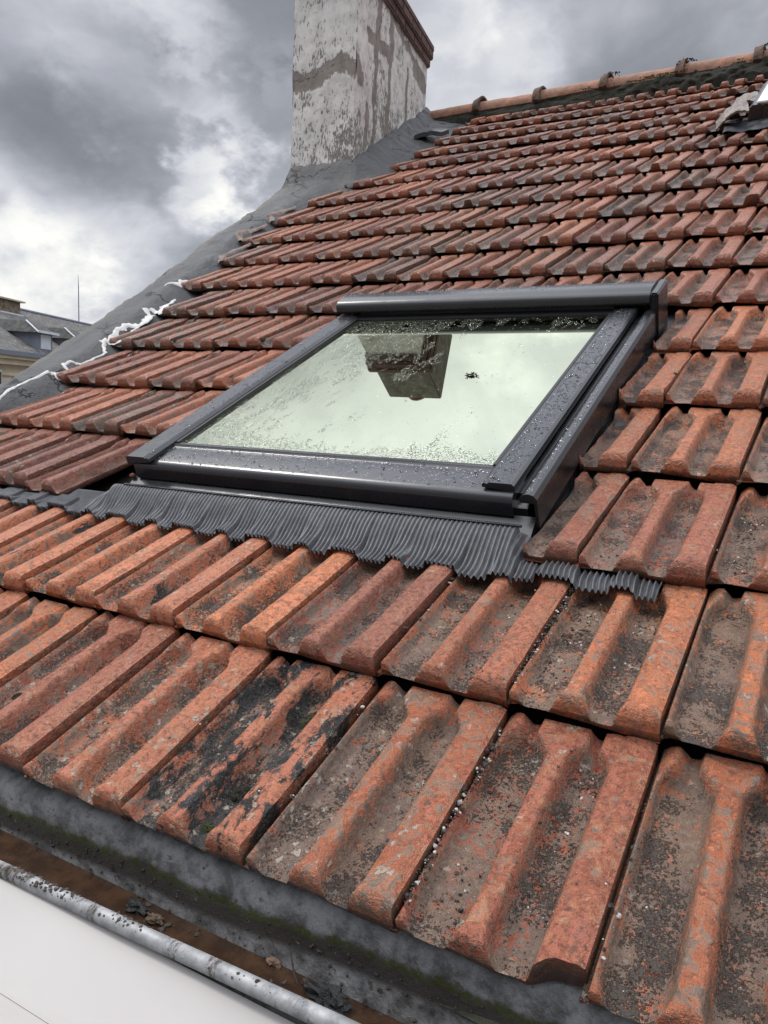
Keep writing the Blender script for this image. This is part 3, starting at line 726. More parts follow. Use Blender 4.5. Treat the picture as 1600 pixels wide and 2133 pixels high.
for k in (8, 9, 10):
    ribbon('mortar_fillet', [(CL[k] + .12, RV[k] - .1, .20), (CL[k] - .22, RV[k] + .35, .20, 1.5), (CL[k] - .02, RV[k] + 1.3, .18)], .12, 'pinkish crumbly mortar at the verge end of the %s tile course' % ORD[k + 1], M_MORTAR, .035, k, 'mortar')

# ------------------------------------------------------------------ chimney
CF = Vector((-1.64, 3.66)); th = rad(11.5); cdv = Vector((-math.sin(th), math.cos(th))); cuv = Vector((-1, 0))
CWD, CDP = .475, 1.53; CZ0, CZ1, CZ2 = 1.55, 3.16, 3.34
ch = empty('chimney', (CF.x, CF.y, CZ0)); CI = Matrix.Translation((-CF.x, -CF.y, -CZ0))
tag(ch, 'tall chimney with peeling white render and red brick crown at the top of the roof', 'chimney')
def segd(p, a, b):
    p, a, b = Vector(p), Vector(a), Vector(b); t = max(0, min(1, (p - a).dot(b - a) / (b - a).length_squared)); return (p - (a + (b - a) * t)).length
F_SEG = [((0, 2.555), (.12, 2.60), .055), ((.12, 2.6), (.30, 2.56), .05), ((.3, 2.56), (.5, 2.53), .065), ((0, 3.2), (.2, 3.2), .02)]
F_CRK = [((-.02, 2.60), (.05, 2.625)), ((.05, 2.625), (.2, 2.60)), ((.2, 2.60), (.32, 2.555)), ((.32, 2.555), (.5, 2.56))]
R_SEG = [((.34, 2.1), (.35, 2.5), .032), ((.35, 2.5), (.37, 2.85), .045), ((.37, 2.85), (.40, 3.2), .055), ((.20, 2.2), (.22, 2.42), .035), ((.2, 2.84), (.62, 2.88), .045),
         ((.60, 2.35), (.66, 2.9), .038), ((.66, 2.9), (.64, 3.2), .055), ((1.02, 2.5), (1.03, 2.95), .028), ((.64, 3.15), (1.45, 3.03), .035), ((.0, 2.60), (.08, 2.53), .06), ((1.2, 3.0), (1.5, 2.98), .05)]
R_CRK = [((.34, 2.1), (.36, 2.9)), ((.36, 2.9), (.55, 3.2)), ((.62, 2.4), (.63, 2.75)), ((.63, 2.75), (.53, 3.0)), ((.53, 3.0), (.6, 3.2)), ((.75, 2.95), (1.45, 2.82))]
def face_grid(p0, dirn, ln, z0, z1, SEG, CRK, nu, nz, flip):
    vs, pa, ck, di = [], [], [], []
    nrm = Vector((dirn.y, -dirn.x))
    for j in range(nz):
        z = z0 + (z1 - z0) * j / (nz - 1)
        for i in range(nu):
            s = ln * i / (nu - 1); q = (s, z); wob_ = (s + .025 * fbm((s * 7, z * 7, 1), 4), z + .03 * fbm((s * 7, z * 7, 9), 4))
            d = min(segd(wob_, a, b) / (w_ * .85) for a, b, w_ in SEG); pa.append(max(0, 1 - d * .5))
            qq = (s + .012 * fbm((s * 16, z * 16, 1), 3), z + .014 * fbm((s * 16, z * 16, 9), 3))
            c_ = min(segd(qq, a, b) for a, b in CRK); ck.append(max(0, 1 - c_ / .007))
            base = sst(z, 2.45, 2.0) if SEG is F_SEG else sst(z, 2.2 + s * .45 + .25, 2.05 + s * .45)
            di.append(.45 * base + .5 * sst(fbm((s * 5, z * 2.2, 4), 3), -.1, .5))
            off = .006 * fbm((s * 4, z * 4, 3), 3)
            p = p0 + dirn * s + nrm * (-off if flip else off)
            vs.append(CI @ Vector((p.x, p.y, z)))
    fs = [(j * nu + i, j * nu + i + 1, (j + 1) * nu + i + 1, (j + 1) * nu + i) for j in range(nz - 1) for i in range(nu - 1)]
    return vs, [f[::-1] for f in fs] if flip else fs, pa, ck, di
vs, fs, pa, ck, di = [], [], [], [], []
back = CF + cdv * CDP
for (p0, dn_, ln, S_, C_, nu, flip) in ((CF, cuv, CWD, F_SEG, F_CRK, 70, True), (CF, cdv, CDP, R_SEG, R_CRK, 190, False), (back, cuv, CWD, F_SEG, F_CRK, 12, False), (CF + cuv * CWD, cdv, CDP, R_SEG, R_CRK, 30, True)):
    v_, f_, a_, b_, c_ = face_grid(p0, dn_, ln, CZ0, CZ1 + .02, S_, C_, nu, 190 if nu > 50 else 20, flip)
    n = len(vs); vs += v_; fs += [tuple(i + n for i in f) for f in f_]; pa += a_; ck += b_; di += c_
mesh_obj('shaft', vs, fs, M_PLASTER, ch, smooth=True, attrs={'patch': pa, 'crack': ck, 'dirt': di})
# brick crown: two corbelled courses and a top slab, bricks laid along each side
b = MB(); bmort = MB()
def cpt(s, t, z, o_=0): p = CF + cdv * s + cuv * t; return Vector((p.x, p.y, z))
def frame_box(o_, z0, z1, M_):
    a = [(-o_, -o_), (CDP + o_, -o_), (CDP + o_, CWD + o_), (-o_, CWD + o_)]
    vs_ = [CI @ cpt(s, t, z) for z in (z0, z1) for s, t in a]
    M_.add(vs_, [(0, 1, 2, 3), (7, 6, 5, 4), (0, 4, 5, 1), (1, 5, 6, 2), (2, 6, 7, 3), (3, 7, 4, 0)])
for k, (o_, z0, z1) in enumerate(((.022, CZ1, CZ1 + .055), (.040, CZ1 + .061, CZ1 + .110), (.044, CZ1 + .116, CZ1 + .155))):
    frame_box(o_ - .006, z0 - .006, z1 + .004, bmort)
    nb = 7; L_ = (CDP + 2 * o_) / nb
    for i in range(nb + 1):
        s0 = -o_ + max(0, (i - (.5 if k % 2 else 0)) * L_) + .004; s1 = min(CDP + o_, -o_ + (i + 1 - (.5 if k % 2 else 0)) * L_) - .004
        if s1 - s0 < .02: continue
        for t0, t1 in ((-o_, -o_ + .10), (CWD + o_ - .10, CWD + o_)):
            vs_ = [CI @ cpt(s, t, z) for z in (z0, z1) for s, t in ((s0, t0), (s1, t0), (s1, t1), (s0, t1))]
            b.add(vs_, [(0, 1, 2, 3), (7, 6, 5, 4), (0, 4, 5, 1), (1, 5, 6, 2), (2, 6, 7, 3), (3, 7, 4, 0)])
    for i in range(2):
        t0 = .06 + i * .19; 
        for s0, s1 in ((-o_ - .0015, -o_ + .1), (CDP + o_ - .1, CDP + o_ + .0015)):
            vs_ = [CI @ cpt(s, t, z) for z in (z0, z1) for s, t in ((s0, t0), (s1, t0), (s1, t0 + .18), (s0, t0 + .18))]
            b.add(vs_, [(0, 1, 2, 3), (7, 6, 5, 4), (0, 4, 5, 1), (1, 5, 6, 2), (2, 6, 7, 3), (3, 7, 4, 0)])
cw = b.build('brick_crown', M_BRICK, ch, bevel=.003); bmort.build('crown_mortar', M_MORTAR, cw)
# clay pots on top, only seen mirrored in the window
b = MB(); vs_ = [CI @ cpt(s, t, z) for z in (CZ2 + .005, 3.66) for s, t in ((.0, .0), (.72, .0), (.72, CWD), (.0, CWD))]
b.add(vs_, [(0, 1, 2, 3), (7, 6, 5, 4), (0, 4, 5, 1), (1, 5, 6, 2), (2, 6, 7, 3), (3, 7, 4, 0)]); b.build('upper_stack', simple('darkened_stack_render', (.20, .18, .155), .9, .3, 12, .003), ch, bevel=.01)  # stack coloured dark so its mirror image in the glass looks dim
for s_ in (.12, .5):
    b = MB(); c0 = CI @ cpt(s_, CWD / 2, 3.66)
    b.tube([c0, c0 + Vector((0, 0, .02)), c0 + Vector((0, 0, .03)), c0 + Vector((0, 0, .035)), c0 + Vector((0, 0, .05))], [.10, .10, .085, .10, .10], 20); b.build('chimney_pot', M_RIDGE, ch, smooth=True)
# bitumen fillet round the foot
def fillet():
    vs = []; ed = []; path = []
    for k in range(60): t = k / 59; path.append((CF + cuv * (CWD * 1.0) * (1 - t), Vector((0, -1)), 0))
    for k in range(8): a = (k + 1) / 9 * math.pi / 2; path.append((CF, Vector((math.sin(a), -math.cos(a))), 0))
    for k in range(130): t = k / 129; path.append((CF + cdv * (CDP + .02) * t, Vector((cdv.y, -cdv.x)), 1))
    n = 22
    for k, (p, nr, side) in enumerate(path):
        wd = .20 + .03 * fbm((k * .05, 2, 2), 3)
        if side: wd = .30 - .10 * sst(k, 100, 197) + .04 * fbm((k * .07, 0, 0), 3)
        hb = .12 + .02 * fbm((k * .09, 7, 0), 3)
        for i in range(n):
            t = i / (n - 1); q = p + nr * (-.012 + wd * t)
            # roof height at that spot
            yv = q.y / (S * math.cos(A)); v = yv
            for _ in range(6): v = (q.y / S + zprof(v) * math.sin(A)) / math.cos(A)
            base = RP(0, v, .16 - .30 * sst(t, .7, 1.0)).z
            z = base + hb * (1 - sst(t, 0, .85)) ** 1.6 + .012 * fbm((q.x * 9, q.y * 9, 3), 4) * sst(t, .02, .2)
            vs.append((q.x, q.y, z)); ed.append(0)
    fs = [(k * n + i, k * n + i + 1, (k + 1) * n + i + 1, (k + 1) * n + i) for k in range(len(path) - 1) for i in range(n - 1)]
    o = mesh_obj('foot_flashing', [CI @ Vector(v) for v in vs], [f[::-1] for f in fs], M_BIT, ch, smooth=True, attrs={'edge': ed})
fillet()
# loose slab of bitumen felt by the chimney
def flap():
    P0 = RP(-7.9, 25.6, .30)
    vs, fs = grid(20, 12, lambda a, c: P0 + Vector(((a - .5) * .21, c * .13, .055 * c + .022 * math.sin(a * 3) + .008 * fbm((a * 3, c * 3, 0), 3))))
    n = len(vs); vs = vs + [v - Vector((0, 0, .03)) for v in vs]; fs += [tuple(i + n for i in f)[::-1] for f in fs]
    nx, ny = 20, 12; ring = [i for i in range(nx)] + [j * nx + nx - 1 for j in range(1, ny)] + [(ny - 1) * nx + i for i in range(nx - 2, -1, -1)] + [j * nx for j in range(ny - 2, 0, -1)]
    for k in range(len(ring)): a, c = ring[k], ring[(k + 1) % len(ring)]; fs.append((a, a + n, c + n, c))
    o = mesh_obj('felt_flap', vs, fs, M_LEADDK, smooth=True, sharp=40); tag(o, 'dark curled flap of bitumen felt lying beside the chimney foot', 'felt flap')
flap()

# ------------------------------------------------------------------ ridge
M_COLLAR = simple('dark_ridge_collar', (.16, .085, .055), .9, .4, 30, .005, col2=(.045, .035, .026))
def ridge():
    xs = [-1.97, -1.50, -1.025, -.54, -.035, .44, .92, 1.40, 1.9, 2.4]
    labs = ['smooth orange half-round ridge tile, first from the chimney', 'half-round clay ridge tile, second from the chimney', 'half-round clay ridge tile, third from the chimney', 'lichen-grey half-round ridge tile, fourth from the chimney',
            'lichen-grey half-round ridge tile, fifth from the chimney, at the photo edge', 'ridge tile just past the right photo edge', 'ridge tile second past the right photo edge', 'ridge tile third past the right photo edge', 'ridge tile fourth past the right photo edge']
    def zc(x): return 2.765 + .0213 * (x + 1.9)
    for k in range(len(xs) - 1):
        x0, x1 = xs[k], xs[k + 1]; L_ = x1 - x0
        root = empty('ridge_tile', (x0, 5.22, zc(x0))); tag(root, labs[k], 'ridge tile', 'half-round tiles along the ridge')
        ti = random.Random(k).uniform(-.008, .008)
        def shell(sa, sb, r0, r1, nseg, nm, mat, seed):
            def fn(a, c):
                an = -.12 + (math.pi + .24) * a; x = sa + (sb - sa) * c; r = r0 + (r1 - r0) * c + .003 * fbm((a * 3, x * 9, seed), 3)
                return Vector((x, -math.cos(an) * r * 1.15, math.sin(an) * r + (zc(x0 + x) - zc(x0)) + ti * c))
            vs, fs = grid(22, nseg, fn); n = len(vs)
            cA = Vector((0, 0, 0))
            vs2 = [Vector((v.x, v.y * .82, v.z - .012)) for v in vs]
            fs2 = [tuple(i + n for i in f)[::-1] for f in fs]
            nx, ny = 22, nseg; ring = [i for i in range(nx)] + [j * nx + nx - 1 for j in range(1, ny)] + [(ny - 1) * nx + i for i in range(nx - 2, -1, -1)] + [j * nx for j in range(ny - 2, 0, -1)]
            ef = [(ring[q], ring[(q + 1) % len(ring)], ring[(q + 1) % len(ring)] + n, ring[q] + n) for q in range(len(ring))]
            return mesh_obj(nm, vs + vs2, [f[::-1] for f in fs] + [f[::-1] for f in fs2] + ef, mat, root, smooth=True, sharp=40)
        shell(.0, L_ + .01, .080, .074, 16, 'barrel', M_RIDGE, k)
        # raised collar at the joint: a humped band
        shell(L_ - .020, L_ + .034, .100, .112, 6, 'collar', M_COLLAR, k + 20)
    # mossy mortar bed under the ridge tiles
    nx, ny = 520, 16
    def fn(a, c):
        x = -2.0 + 4.4 * a; zt = zc(x) + .01; lo = RP(0, 28.85 - .35 * sst(x, -.9, .6), .10); y = 5.15 * (1 - c) + lo.y * c; m_ = sst(x, -.9, .4)
        z = zt * (1 - c) + lo.z * c + .012 * fbm((x * 9, c * 2, 0), 4) - .05 * max(0, c - .9) / .1
        y += .022 * fbm((x * 11, c * 3, 4), 4) * (.4 + m_) - .02 * m_ * math.sin(c * math.pi)
        return Vector((x, y, z))
    vs, fs = grid(nx, ny, fn)
    o = mesh_obj('ridge_mortar', vs, [f[::-1] for f in fs], M_DARKMOSS, smooth=True); tag(o, 'dark mossy mortar bed running beneath the ridge tiles', 'mortar')
    items = []; rr = random.Random(9)
    for k in range(900):
        x = rr.triangular(-.75, 1.6, .0); c = rr.random(); y = 5.125 - .09 * c; z = zc(x) + .015 - .055 * c; s = rr.uniform(.003, .008)
        if fbm((x * 3.3, c, 8), 3) < -.05: continue
        items.append((Matrix.Translation((x, y, z)) @ Matrix.Rotation(rr.random() * 6, 4, 'Z'), (s * 1.4, s * .8, s * .6)))
    scatter('ridge_moss', M_MOSS, items, 'green moss growing in tufts under the ridge tiles', 'moss', .5)
    items = []
    for x in (-.54, -.49, .0, -.03, .46):
        for k in range(26):
            an = rr.uniform(.2, 2.8); s = rr.uniform(.003, .007)
            items.append((Matrix.Translation((x + rr.gauss(.02, .015), 5.22 - math.cos(an) * .115, zc(x) + math.sin(an) * .108)), (s, s, s)))
    scatter('collar_moss', M_DARKMOSS, items, 'dark moss crumbs crusting the ridge tile collars', 'moss', .5)
ridge()

# ------------------------------------------------------------------ second roof window at the right edge
def window2():
    M0 = Matrix.Translation(RP(2.95, 21.3, .05)) @ Matrix.Rotation(A + rad(4), 4, 'X')
    r_ = empty('small_roof_window', M=M0); tag(r_, 'half-seen white roof window with dark flashing at the right edge of the photo', 'roof window')
    MB().extrude([(0, .0), (.0, .085), (.02, .10), (.06, .10), (.06, .0)], 'y', .02, .62).build('frame', M_ALU, r_, smooth=True)
    MB().box((.0605, .02, .0), (.45, .06, .09)).build('frame', M_ALU, r_, bevel=.004)
    MB().box((.035, .03, .101), (.45, .60, .112)).build('cover', simple('white_cover', (.72, .74, .76), .35, .05, 10, .001), r_, bevel=.004)
    def fn(a, c): return Vector((-.10 + .55 * a, -.09 + .11 * c, .012 + .02 * c + .012 * fbm((a * 9, c * 3, 0), 3)))
    vs, fs = grid(60, 10, fn); mesh_obj('apron', vs, fs, M_LEADDK, r_, smooth=True)
    def fs_(x0, y0, L_, sg):
        def f2(a, c): return Vector((x0 + .15 * a - .03 * c, y0 + L_ * c, .02 + .075 * math.sin(min(1, a * 1.15) * math.pi * .62) + .010 * fbm((a * 5, c * 5, sg), 4)))
        vs, fs = grid(24, 24, f2); n = len(vs)
        vs += [v - Vector((0, 0, .01)) for v in vs]; fs = fs + [tuple(i + n for i in f)[::-1] for f in fs]
        nx, ny = 24, 24; ring = [i for i in range(nx)] + [j * nx + nx - 1 for j in range(1, ny)] + [(ny - 1) * nx + i for i in range(nx - 2, -1, -1)] + [j * nx for j in range(ny - 2, 0, -1)]
        fs += [(ring[q], ring[q] + n, ring[(q + 1) % len(ring)] + n, ring[(q + 1) % len(ring)]) for q in range(len(ring))]
        o = mesh_obj('side_flashing', vs, fs, M_PLASTIC, r_, smooth=True, sharp=50); o['label'] = 'crumpled brown translucent side flashing'
    fs_(-.14, -.03, .19, 1); fs_(-.12, .17, .22, 2)
window2()

# ------------------------------------------------------------------ gutter, bead, panel
GT = math.tan(rad(1.95))
def gz(x): return (x - .6) * GT
X0, X1 = -1.3, 2.2
def gutter():
    # section from the front bead round the floor to the back plate: (y, z, band) ; band 0 floor .. 1 top of the plate
    sec = [(-.112, -.022, .1), (-.113, -.08, .1), (-.110, -.125, .1), (-.09, -.145, .1), (-.05, -.15, .1), (-.02, -.140, .1), (-.008, -.120, .16), (-.004, -.105, .26), (-.001, -.090, .38), (.002, -.074, .50), (.004, -.060, .60),
           (.006, -.046, .70), (.009, -.032, .80), (.016, -.018, .92), (.034, -.006, 1.0), (.12, .012, 1.)]
    nx = 260; vs, bd = [], []
    for i in range(nx):
        x = X0 + (X1 - X0) * i / (nx - 1)
        for y, z, bn in sec:
            w_ = .004 * fbm((x * 3, y * 10, z * 10), 3) if y > -.09 else 0
            vs.append((x, y + w_, z + gz(x) + w_)); bd.append(bn)
    n = len(sec); fs = [(i * n + k, i * n + k + 1, (i + 1) * n + k + 1, (i + 1) * n + k) for i in range(nx - 1) for k in range(n - 1)]
    root = empty('gutter', (0, 0, 0)); tag(root, 'old zinc eaves gutter holding brown water below the lowest tiles', 'gutter')
    mesh_obj('trough', vs, fs, M_ZINC, root, smooth=True, attrs={'band': bd})
    pts = [(X0 + (X1 - X0) * k / 60, -.118 + .0012 * fbm((k * .5, 0, 0), 2), -.027 + gz(X0 + (X1 - X0) * k / 60) + .0012 * fbm((k * .6, 4, 0), 2)) for k in range(61)]
    MB().tube(pts, .0088, 20).build('bead', M_BEAD, root, smooth=True)
    wv, wf = grid(120, 8, lambda a, c: Vector((X0 + (X1 - X0) * a, -.110 + .130 * c, -.097)))
    tag(mesh_obj('gutter_water', wv, wf, M_WATER, smooth=True), 'shallow muddy brown water standing in the gutter', 'water', kind='structure')
gutter()
pn = empty('fascia', (0, -.1, -.4)); tag(pn, 'smooth off-white fascia panel below the gutter bead with a faint seam', 'fascia')
FI = Matrix.Translation((0, .1, .4))
b = MB(); prof = [(-.119, -.040), (-.62, -.205), (-.62, -1.3), (-.60, -1.3), (-.60, -.17), (-.119, -.06)]
b.extrude(prof, 'x', X0, X1, FI @ Matrix.Rotation(-rad(1.95) * .8, 4, 'Y') if False else FI)
b.build('panel', M_PANEL, pn)
b = MB(); b.box((X0, -.220, -.0745), (X1, -.2190, -.0722), FI); b.build('seam', simple('seam_line', (.42, .37, .36), .7, .1, 30, 0), pn)

# felt and timber under the eave on the right
vs, fs = grid(40, 14, lambda a, c: Vector((.62 + .62 * a, .06 - .055 * c + .006 * math.sin(a * 9), .004 - .075 * c ** 1.2 + gz(.62 + .62 * a) + .008 * fbm((a * 5, c * 3, 1), 3))))
tag(mesh_obj('roofing_felt', vs, fs, M_FELT, smooth=True), 'ragged dull green roofing felt hanging into the gutter under the eave', 'roofing felt')

# ------------------------------------------------------------------ moss cushions, stones, grit
def surf(c, v):                             # world point on the tile surface at roof coords
    r = max(0, min(17, int(np.searchsorted(RV, v, side='right') - 1))); y = v - RV[r]; u = c - math.floor(c)
    h, d = tile_height(u, y, 0, None); return RP(c, v, h)
def cushion(c, v, s, label, mat=M_MOSS, flat=.55):
    P0 = surf(c, v); rr = random.Random(int(c * 100 + v * 7)); vs, fs = [], []
    for k in range(46):
        an = rr.random() * 6.28; rd = s * math.sqrt(rr.random()); q = Vector((math.cos(an) * rd, math.sin(an) * rd * 1.1, s * flat * .8 * (1 - (rd / s) ** 2) * rr.uniform(.5, 1))); e = s * rr.uniform(.12, .26)
        n = len(vs); vs += [q + x * e * (1 + .5 * noise.noise(x * 2 + q * 300)) for x in IV2]; fs += [tuple(i + n for i in f) for f in IF2]
    o = mesh_obj('moss_cushion', vs, fs, mat, M=Matrix.Translation(P0) @ MA)
    tag(o, label, 'moss', 'moss cushions growing on the tiles')
cushion(2.66, 1.20, .0175, 'large green moss cushion in the right channel of the black-stained eave tile', simple('green_moss', (.045, .050, .012), .95, col2=(.028, .022, .010), scale=200, bumpd=.003))
cushion(2.62, .42, .0135, 'dark moss cushion low in the right channel of the black-stained eave tile', M_DARKMOSS)
cushion(2.57, .13, .007, 'tiny green moss dot on the front lip of the black-stained eave tile')
cushion(1.22, 1.42, .007, 'small moss tuft at the top of an eave tile, near the left', M_DARKMOSS)
cushion(.32, .80, .009, 'dark moss tuft on the leftmost whole eave tile, higher one', M_DARKMOSS)
cushion(.13, .58, .010, 'dark moss tuft at the left photo edge, on the eave course', M_DARKMOSS)
cushion(5.62, 2.35, .006, 'small moss dot on the grey tile right of the joint grit')
cushion(4.12, 13.42, .013, 'bright green moss cushion on a tile near the right photo edge', simple('bright_moss', (.10, .13, .02), .95, col2=(.05, .06, .015), scale=200, bumpd=.003))
cushion(-1.35, 14.95, .012, 'lone green moss cushion on a ridge-ward tile above the roof window')
cushion(-.35, 18.3, .010, 'yellowish moss cushion in a front channel near the upper courses')
cushion(-2.98, 8.36, .012, 'dark moss plug in a tile joint left of the roof window, higher one', M_DARKMOSS)
cushion(-4.98, 8.34, .010, 'dark moss plug in a tile joint midway between verge and roof window', M_DARKMOSS)
cushion(3.95, 7.3, .007, 'little moss tuft at the edge of a tile right of the roof window')
rr = random.Random(21); items, items2 = [], []
def crumb(c, v, s, lst):
    P0 = surf(c, v)
    lst.append((Matrix.Translation(P0 + Vector((0, 0, s * .3))) @ Matrix.Rotation(rr.random() * 6, 4, Vector((rr.random(), rr.random(), rr.random())).normalized()), (s, s * rr.uniform(.5, 1), s * rr.uniform(.4, .8))))
CH = [(4.18, 1), (4.61, 1), (4.63, .2), (5.18, .4), (5.62, .3), (4.16, 2), (4.6, 2), (5.16, 2), (5.6, 2), (3.62, 2), (4.6, 3), (5.2, 3), (4.2, 0), (4.62, 0), (5.2, 0), (5.62, 0), (6.2, 0), (3.2, 0), (3.6, 1), (3.2, 1), (4.6, 4), (4.2, 3), (5.6, 3)]
DENS = {(4.18, 1): 260, (4.61, 1): 420, (5.62, 0): 420, (5.2, 0): 260, (4.62, 0): 160, (5.16, 2): 150, (4.6, 2): 200, (5.6, 2): 90}
for c0, r0 in CH:
    r0 = int(r0); n = int(1.5 * DENS.get((c0, r0), 60)); cx = [(rr.uniform(.15, 1.4), rr.uniform(.05, .22)) for _ in range(5)]
    for k in range(n):
        if rr.random() < .75: yc, sp = rr.choice(cx); y = rr.gauss(yc, sp * .5)
        else: y = rr.uniform(.06, 1.45)
        if not .04 < y < 1.5: continue
        u = c0 + rr.gauss(0, .055); s = .0005 + .0026 * rr.random() ** 4
        crumb(u, RV[r0] + y, s, items if rr.random() < .86 else items2)
for r_, c_ in ((0, 4), (0, 3), (1, 4), (0, 5), (1, 3)):   # grit packed in the joints
    for k in range(300 if c_ == 4 else 40):
        y = rr.uniform(.1, 1.5); lst = items if rr.random() < .75 else items2
        P0 = RP(c_ + rr.uniform(-.012, .022), RV[r_] + y, .212 * (1 - y / LT) - rr.uniform(.02, .10)); s = .0006 + .0034 * rr.random() ** 2.5
        lst.append((Matrix.Translation(P0) @ Matrix.Rotation(rr.random() * 6, 4, 'Z'), (s, s * .8, s * .7)))
for k in range(900):                        # thin scatter over everything near
    c0 = rr.uniform(0, 7); v0 = rr.uniform(.05, 8)
    if 3.2 < v0 < 8.4 and c0 < 3.7: continue
    y = v0 - RV[max(0, int(np.searchsorted(RV, v0, side='right') - 1))]
    if y > 1.5: continue
    crumb(c0, v0, .0005 + .0012 * rr.random() ** 2, items if rr.random() < .6 else items2)
scatter('soil_crumbs', M_SOIL, items, 'dark soil and moss crumbs washed into the tile channels', 'debris', 1.3)
scatter('pale_grit', M_STONE, items2, 'pale grit and mortar chips scattered over the near tiles', 'grit', .7)
def lump(name, P, s, mat, label, cat, rough=.9, group=None, sub=3):
    bm = bmesh.new(); bmesh.ops.create_icosphere(bm, subdivisions=sub, radius=1)
    for v in bm.verts:
        k = 1 + rough * .6 * noise.fractal(v.co * 1.3 + Vector(P) * 50, 1, 2, 4); v.co = Vector((v.co.x * s[0], v.co.y * s[1], v.co.z * s[2])) * k
    me = bpy.data.meshes.new(name); bm.to_mesh(me); bm.free(); me.materials.append(mat); o = bpy.data.objects.new(name, me); o.location = P; COL.objects.link(o)
    tag(o, label, cat, group); return o
zw = -.096
M_COAL = simple('wet_black_moss', (.012, .013, .015), .45, .3, 60, .003)
lump('debris_lump', (.72, -.02, zw + .004), (.022, .012, .010), M_COAL, 'biggest black wet clump in the gutter, at its right end', 'debris', 1.4, 'lumps in the gutter')
lump('debris_lump', (.74, -.028, zw + .003), (.014, .012, .008), M_COAL, 'smaller black wet clump touching the biggest one in the gutter', 'debris', 1.4, 'lumps in the gutter')
lump('debris_lump', (.435, -.022, zw + .002), (.017, .009, .007), M_COAL, 'dark clump in mid gutter with a pale chip on it', 'debris', 1.4, 'lumps in the gutter')
lump('debris_lump', (.470, -.026, zw + .002), (.015, .006, .006), simple('brown_leaf', (.10, .06, .035), .6, .4, 60, .002), 'brown dead leaf lump right of the dark mid-gutter clump', 'debris', 1.4, 'lumps in the gutter')
lump('debris_lump', (.583, -.07, zw + .006), (.010, .006, .008), M_STONE, 'upright grey-white mortar chip beside the gutter bead', 'debris', 1.0, 'lumps in the gutter')
lump('debris_lump', (.635, -.055, zw + .004), (.014, .008, .006), simple('rusty_lump', (.20, .085, .03), .7, .4, 60, .002), 'rusty orange lump in the gutter water', 'debris', 1.2, 'lumps in the gutter')
lump('debris_lump', (.640, -.006, zw + .002), (.009, .006, .004), simple('tan_lump', (.22, .13, .09), .7, .4, 60, .002), 'small tan stone near the back of the gutter', 'debris', 1.0, 'lumps in the gutter')
items = []
for k in range(700):
    x = rr.uniform(.0, .95); y = rr.uniform(-.105, -.005); s = .0007 + .004 * rr.random() ** 4
    if fbm((x * 7, y * 12, 2), 3) < .0: continue
    items.append((Matrix.Translation((x, y, -.0965)) @ Matrix.Rotation(rr.random() * 6, 4, 'Z'), (s * 1.5, s, s * .6)))
for k in range(500):
    x = rr.uniform(.0, .9); t = rr.random(); y = -.006 + .010 * t; s = .0006 + .002 * rr.random() ** 3
    items.append((Matrix.Translation((x, y, -.108 + .055 * t + gz(x))), (s, s, s)))
for x0_, w0_, n0_ in ((.40, .030, 130), (.52, .015, 70), (.335, .02, 30), (.70, .03, 20)):
    for k in range(n0_):
        x = rr.gauss(x0_, w0_); a = rr.uniform(.2, 2.6); s = .0006 + .0022 * rr.random() ** 3
        items.append((Matrix.Translation((x, -.118 - math.cos(a) * .0088 * -1, -.027 + gz(x) + math.sin(a) * .0088)) @ Matrix.Rotation(rr.random() * 6, 4, 'Z'), (s * 1.3, s, s * .8)))
scatter('gutter_silt', M_SOIL, items, 'black silt crumbs floating and sticking in the gutter', 'debris', .7)
b = MB(); b.tube([(.545, -.075, -.092), (.565, -.062, -.085), (.600, -.052, -.090), (.622, -.046, -.094)], [.0008, .0013, .0012, .0005], 6)
tag(b.build('twig', simple('pale_twig', (.42, .36, .28), .8, .3, 80, 0)), 'thin pale twig lying across the grey chip in the gutter', 'twig')
b = MB(); b.tube([(.66, -.002, -.072), (.672, -.012, -.088), (.684, -.02, -.094)], [.0007, .0010, .0006], 6)
tag(b.build('twig', M_SOIL), 'short dark twig stuck on the gutter back plate', 'twig')
# debris on the window glass
b = MB(); dr = random.Random(8)
gp = Vector((.645, .55, .0885))
for k in range(26):
    a = dr.random() * 6.28; d = Vector((math.cos(a), math.sin(a) * .6, dr.uniform(0, .3))); st_ = gp + Vector((dr.gauss(0, .008), dr.gauss(0, .004), .002)); b.tube([st_, st_ + d * dr.uniform(.004, .016)], .0011, 5)
o = b.build('dead_moss_tuft', M_COAL, M=W0); tag(o, 'small black tuft of dead moss lying on the window glass', 'debris')
lump('brick_crumb', RP(-1.52, 3.72, .17), (.007, .006, .005), simple('crumb_red', (.25, .09, .06), .8), 'small reddish crumb on the apron by the window corner', 'debris', .6)

# ------------------------------------------------------------------ far house over the verge
FP = Vector((-23.553, 16.3425, 0)); ft = rad(25); FD = Vector((-math.sin(ft), math.cos(ft), 0)); FN = Vector((math.cos(ft), math.sin(ft), 0))
fh = empty('slate_roofed_house', (FP.x, FP.y, -8)); FHI = Matrix.Translation((-FP.x, -FP.y, 8))
tag(fh, 'cream house with mossy grey slate roof and dormers behind the left verge', 'building')
def fp(s, o, z): p = FP + FD * s - FN * o; return FHI @ Vector((p.x, p.y, z))
def fbox(B, s0, s1, o0, o1, z0, z1):
    B.add([fp(s, o_, z) for z in (z0, z1) for s, o_ in ((s0, o0), (s1, o0), (s1, o1), (s0, o1))], [(0, 1, 2, 3), (7, 6, 5, 4), (0, 4, 5, 1), (1, 5, 6, 2), (2, 6, 7, 3), (3, 7, 4, 0)]); return B
fbox(MB(), -12, 22, .25, 7.2, -8, 1.55).build('wall', M_STUC, fh)
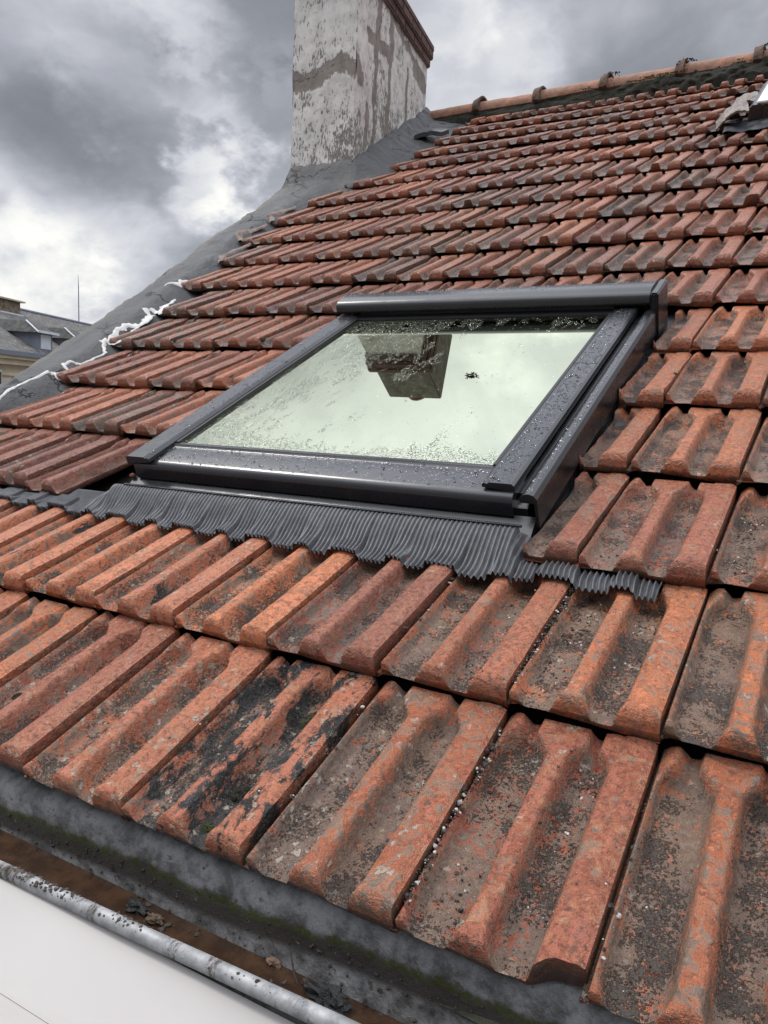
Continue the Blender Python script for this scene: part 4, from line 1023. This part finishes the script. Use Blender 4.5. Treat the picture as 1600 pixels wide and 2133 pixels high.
b = MB(); fbox(b, -12.2, 22.2, .05, .25, 1.33, 1.52); fbox(b, -12.2, 22.2, -.05, .25, 1.525, 1.64); fbox(b, -12, 22, .19, .249, .95, 1.05); b.build('cornice', M_STUC, fh)
fbox(MB(), -12.3, 22.3, -.12, .1, 1.642, 1.80).build('eaves_gutter', M_GREYP, fh)
vs, su, sv = [], [], []
for (o_, z) in ((-.02, 1.78), (3.5, 3.86), (7.2, 1.7)):
    for s in (-12.3, 22.3): vs.append(fp(s, o_, z)); su.append(s); sv.append(o_ * 1.18)
mesh_obj('roof', vs, [(0, 1, 3, 2), (2, 3, 5, 4)], M_SLATE, fh, attrs={'su': su, 'sv': sv})
b = MB(); b.tube([fp(-12.3, 3.5, 3.87), fp(22.3, 3.5, 3.87)], .07, 8); b.build('ridge_capping', M_GREYP, fh, smooth=True)
M_DSLATE = simple('dormer_slate', (.085, .085, .080), .7, .4, 6, 0)
def dormer(s0):
    f = fbox(MB(), s0 - .12, s0 + 1.0, .30, 2.3, 1.95, 2.62).build('dormer', M_GREYP, fh)
    fbox(MB(), s0 + .12, s0 + .86, .285, .32, 2.03, 2.56).build('shutter', M_WHITEP, f)
    b = MB(); b.add([fp(s0 - .3, .15, 2.60), fp(s0 + 1.18, .15, 2.60), fp(s0 + .95, .75, 3.02), fp(s0 - .07, .75, 3.02), fp(s0 + .95, 2.1, 3.06), fp(s0 - .07, 2.1, 3.06), fp(s0 + 1.18, 1.5, 2.62), fp(s0 - .3, 1.5, 2.62)],
                    [(0, 1, 2, 3), (3, 2, 4, 5), (1, 6, 4, 2), (0, 3, 5, 7), (0, 7, 6, 1)]); rf = b.build('dormer_roof', M_DSLATE, f)
    b = MB(); b.tube([fp(s0 - .31, .14, 2.61), fp(s0 - .08, .74, 3.04)], .035, 5); b.build('barge_edge', M_WHITEP, rf)
    fbox(MB(), s0 - .31, s0 + 1.19, .10, .149, 2.59, 2.685).build('barge_edge', M_WHITEP, rf)
for s0 in (-3.2, 3.12, 6.1, 12.): dormer(s0)
c_ = fbox(MB(), 5.2, 6.7, 3.0, 3.6, 3.3, 4.06).build('chimney_stack', M_FARB, fh)
fbox(MB(), 5.1, 6.95, 2.9, 3.7, 4.061, 4.12).build('cap', M_STUC, c_); fbox(MB(), 5.1, 6.8, 2.9, 3.55, 3.32, 3.56).build('lead_apron', M_WHITEP, c_)
for s0 in (-6.4, -3.2, -.55, 3.6, 7.2, 10.8):
    f = fbox(MB(), s0 - .07, s0 + .97, .20, .26, -.6, 1.12).build('window', M_WHITEP, fh)
    for a in (0, .47):
        for zz_ in (-.5, .05, .58): fbox(MB(), s0 + a, s0 + a + .42, .17, .199, zz_, zz_ + .48).build('pane', M_GLASSDK, f)
b = MB(); p0 = Vector((-23.553, 16.3425, 0)) + FD * 14.05 - FN * 4; b.tube([(p0.x, p0.y, 3.5), (p0.x, p0.y, 5.7), (p0.x - .02, p0.y, 6.35)], [.028, .022, .006], 6)
o = b.build('antenna_mast', M_GREYP); tag(o, 'thin aerial mast rising behind the far slate roof', 'antenna')
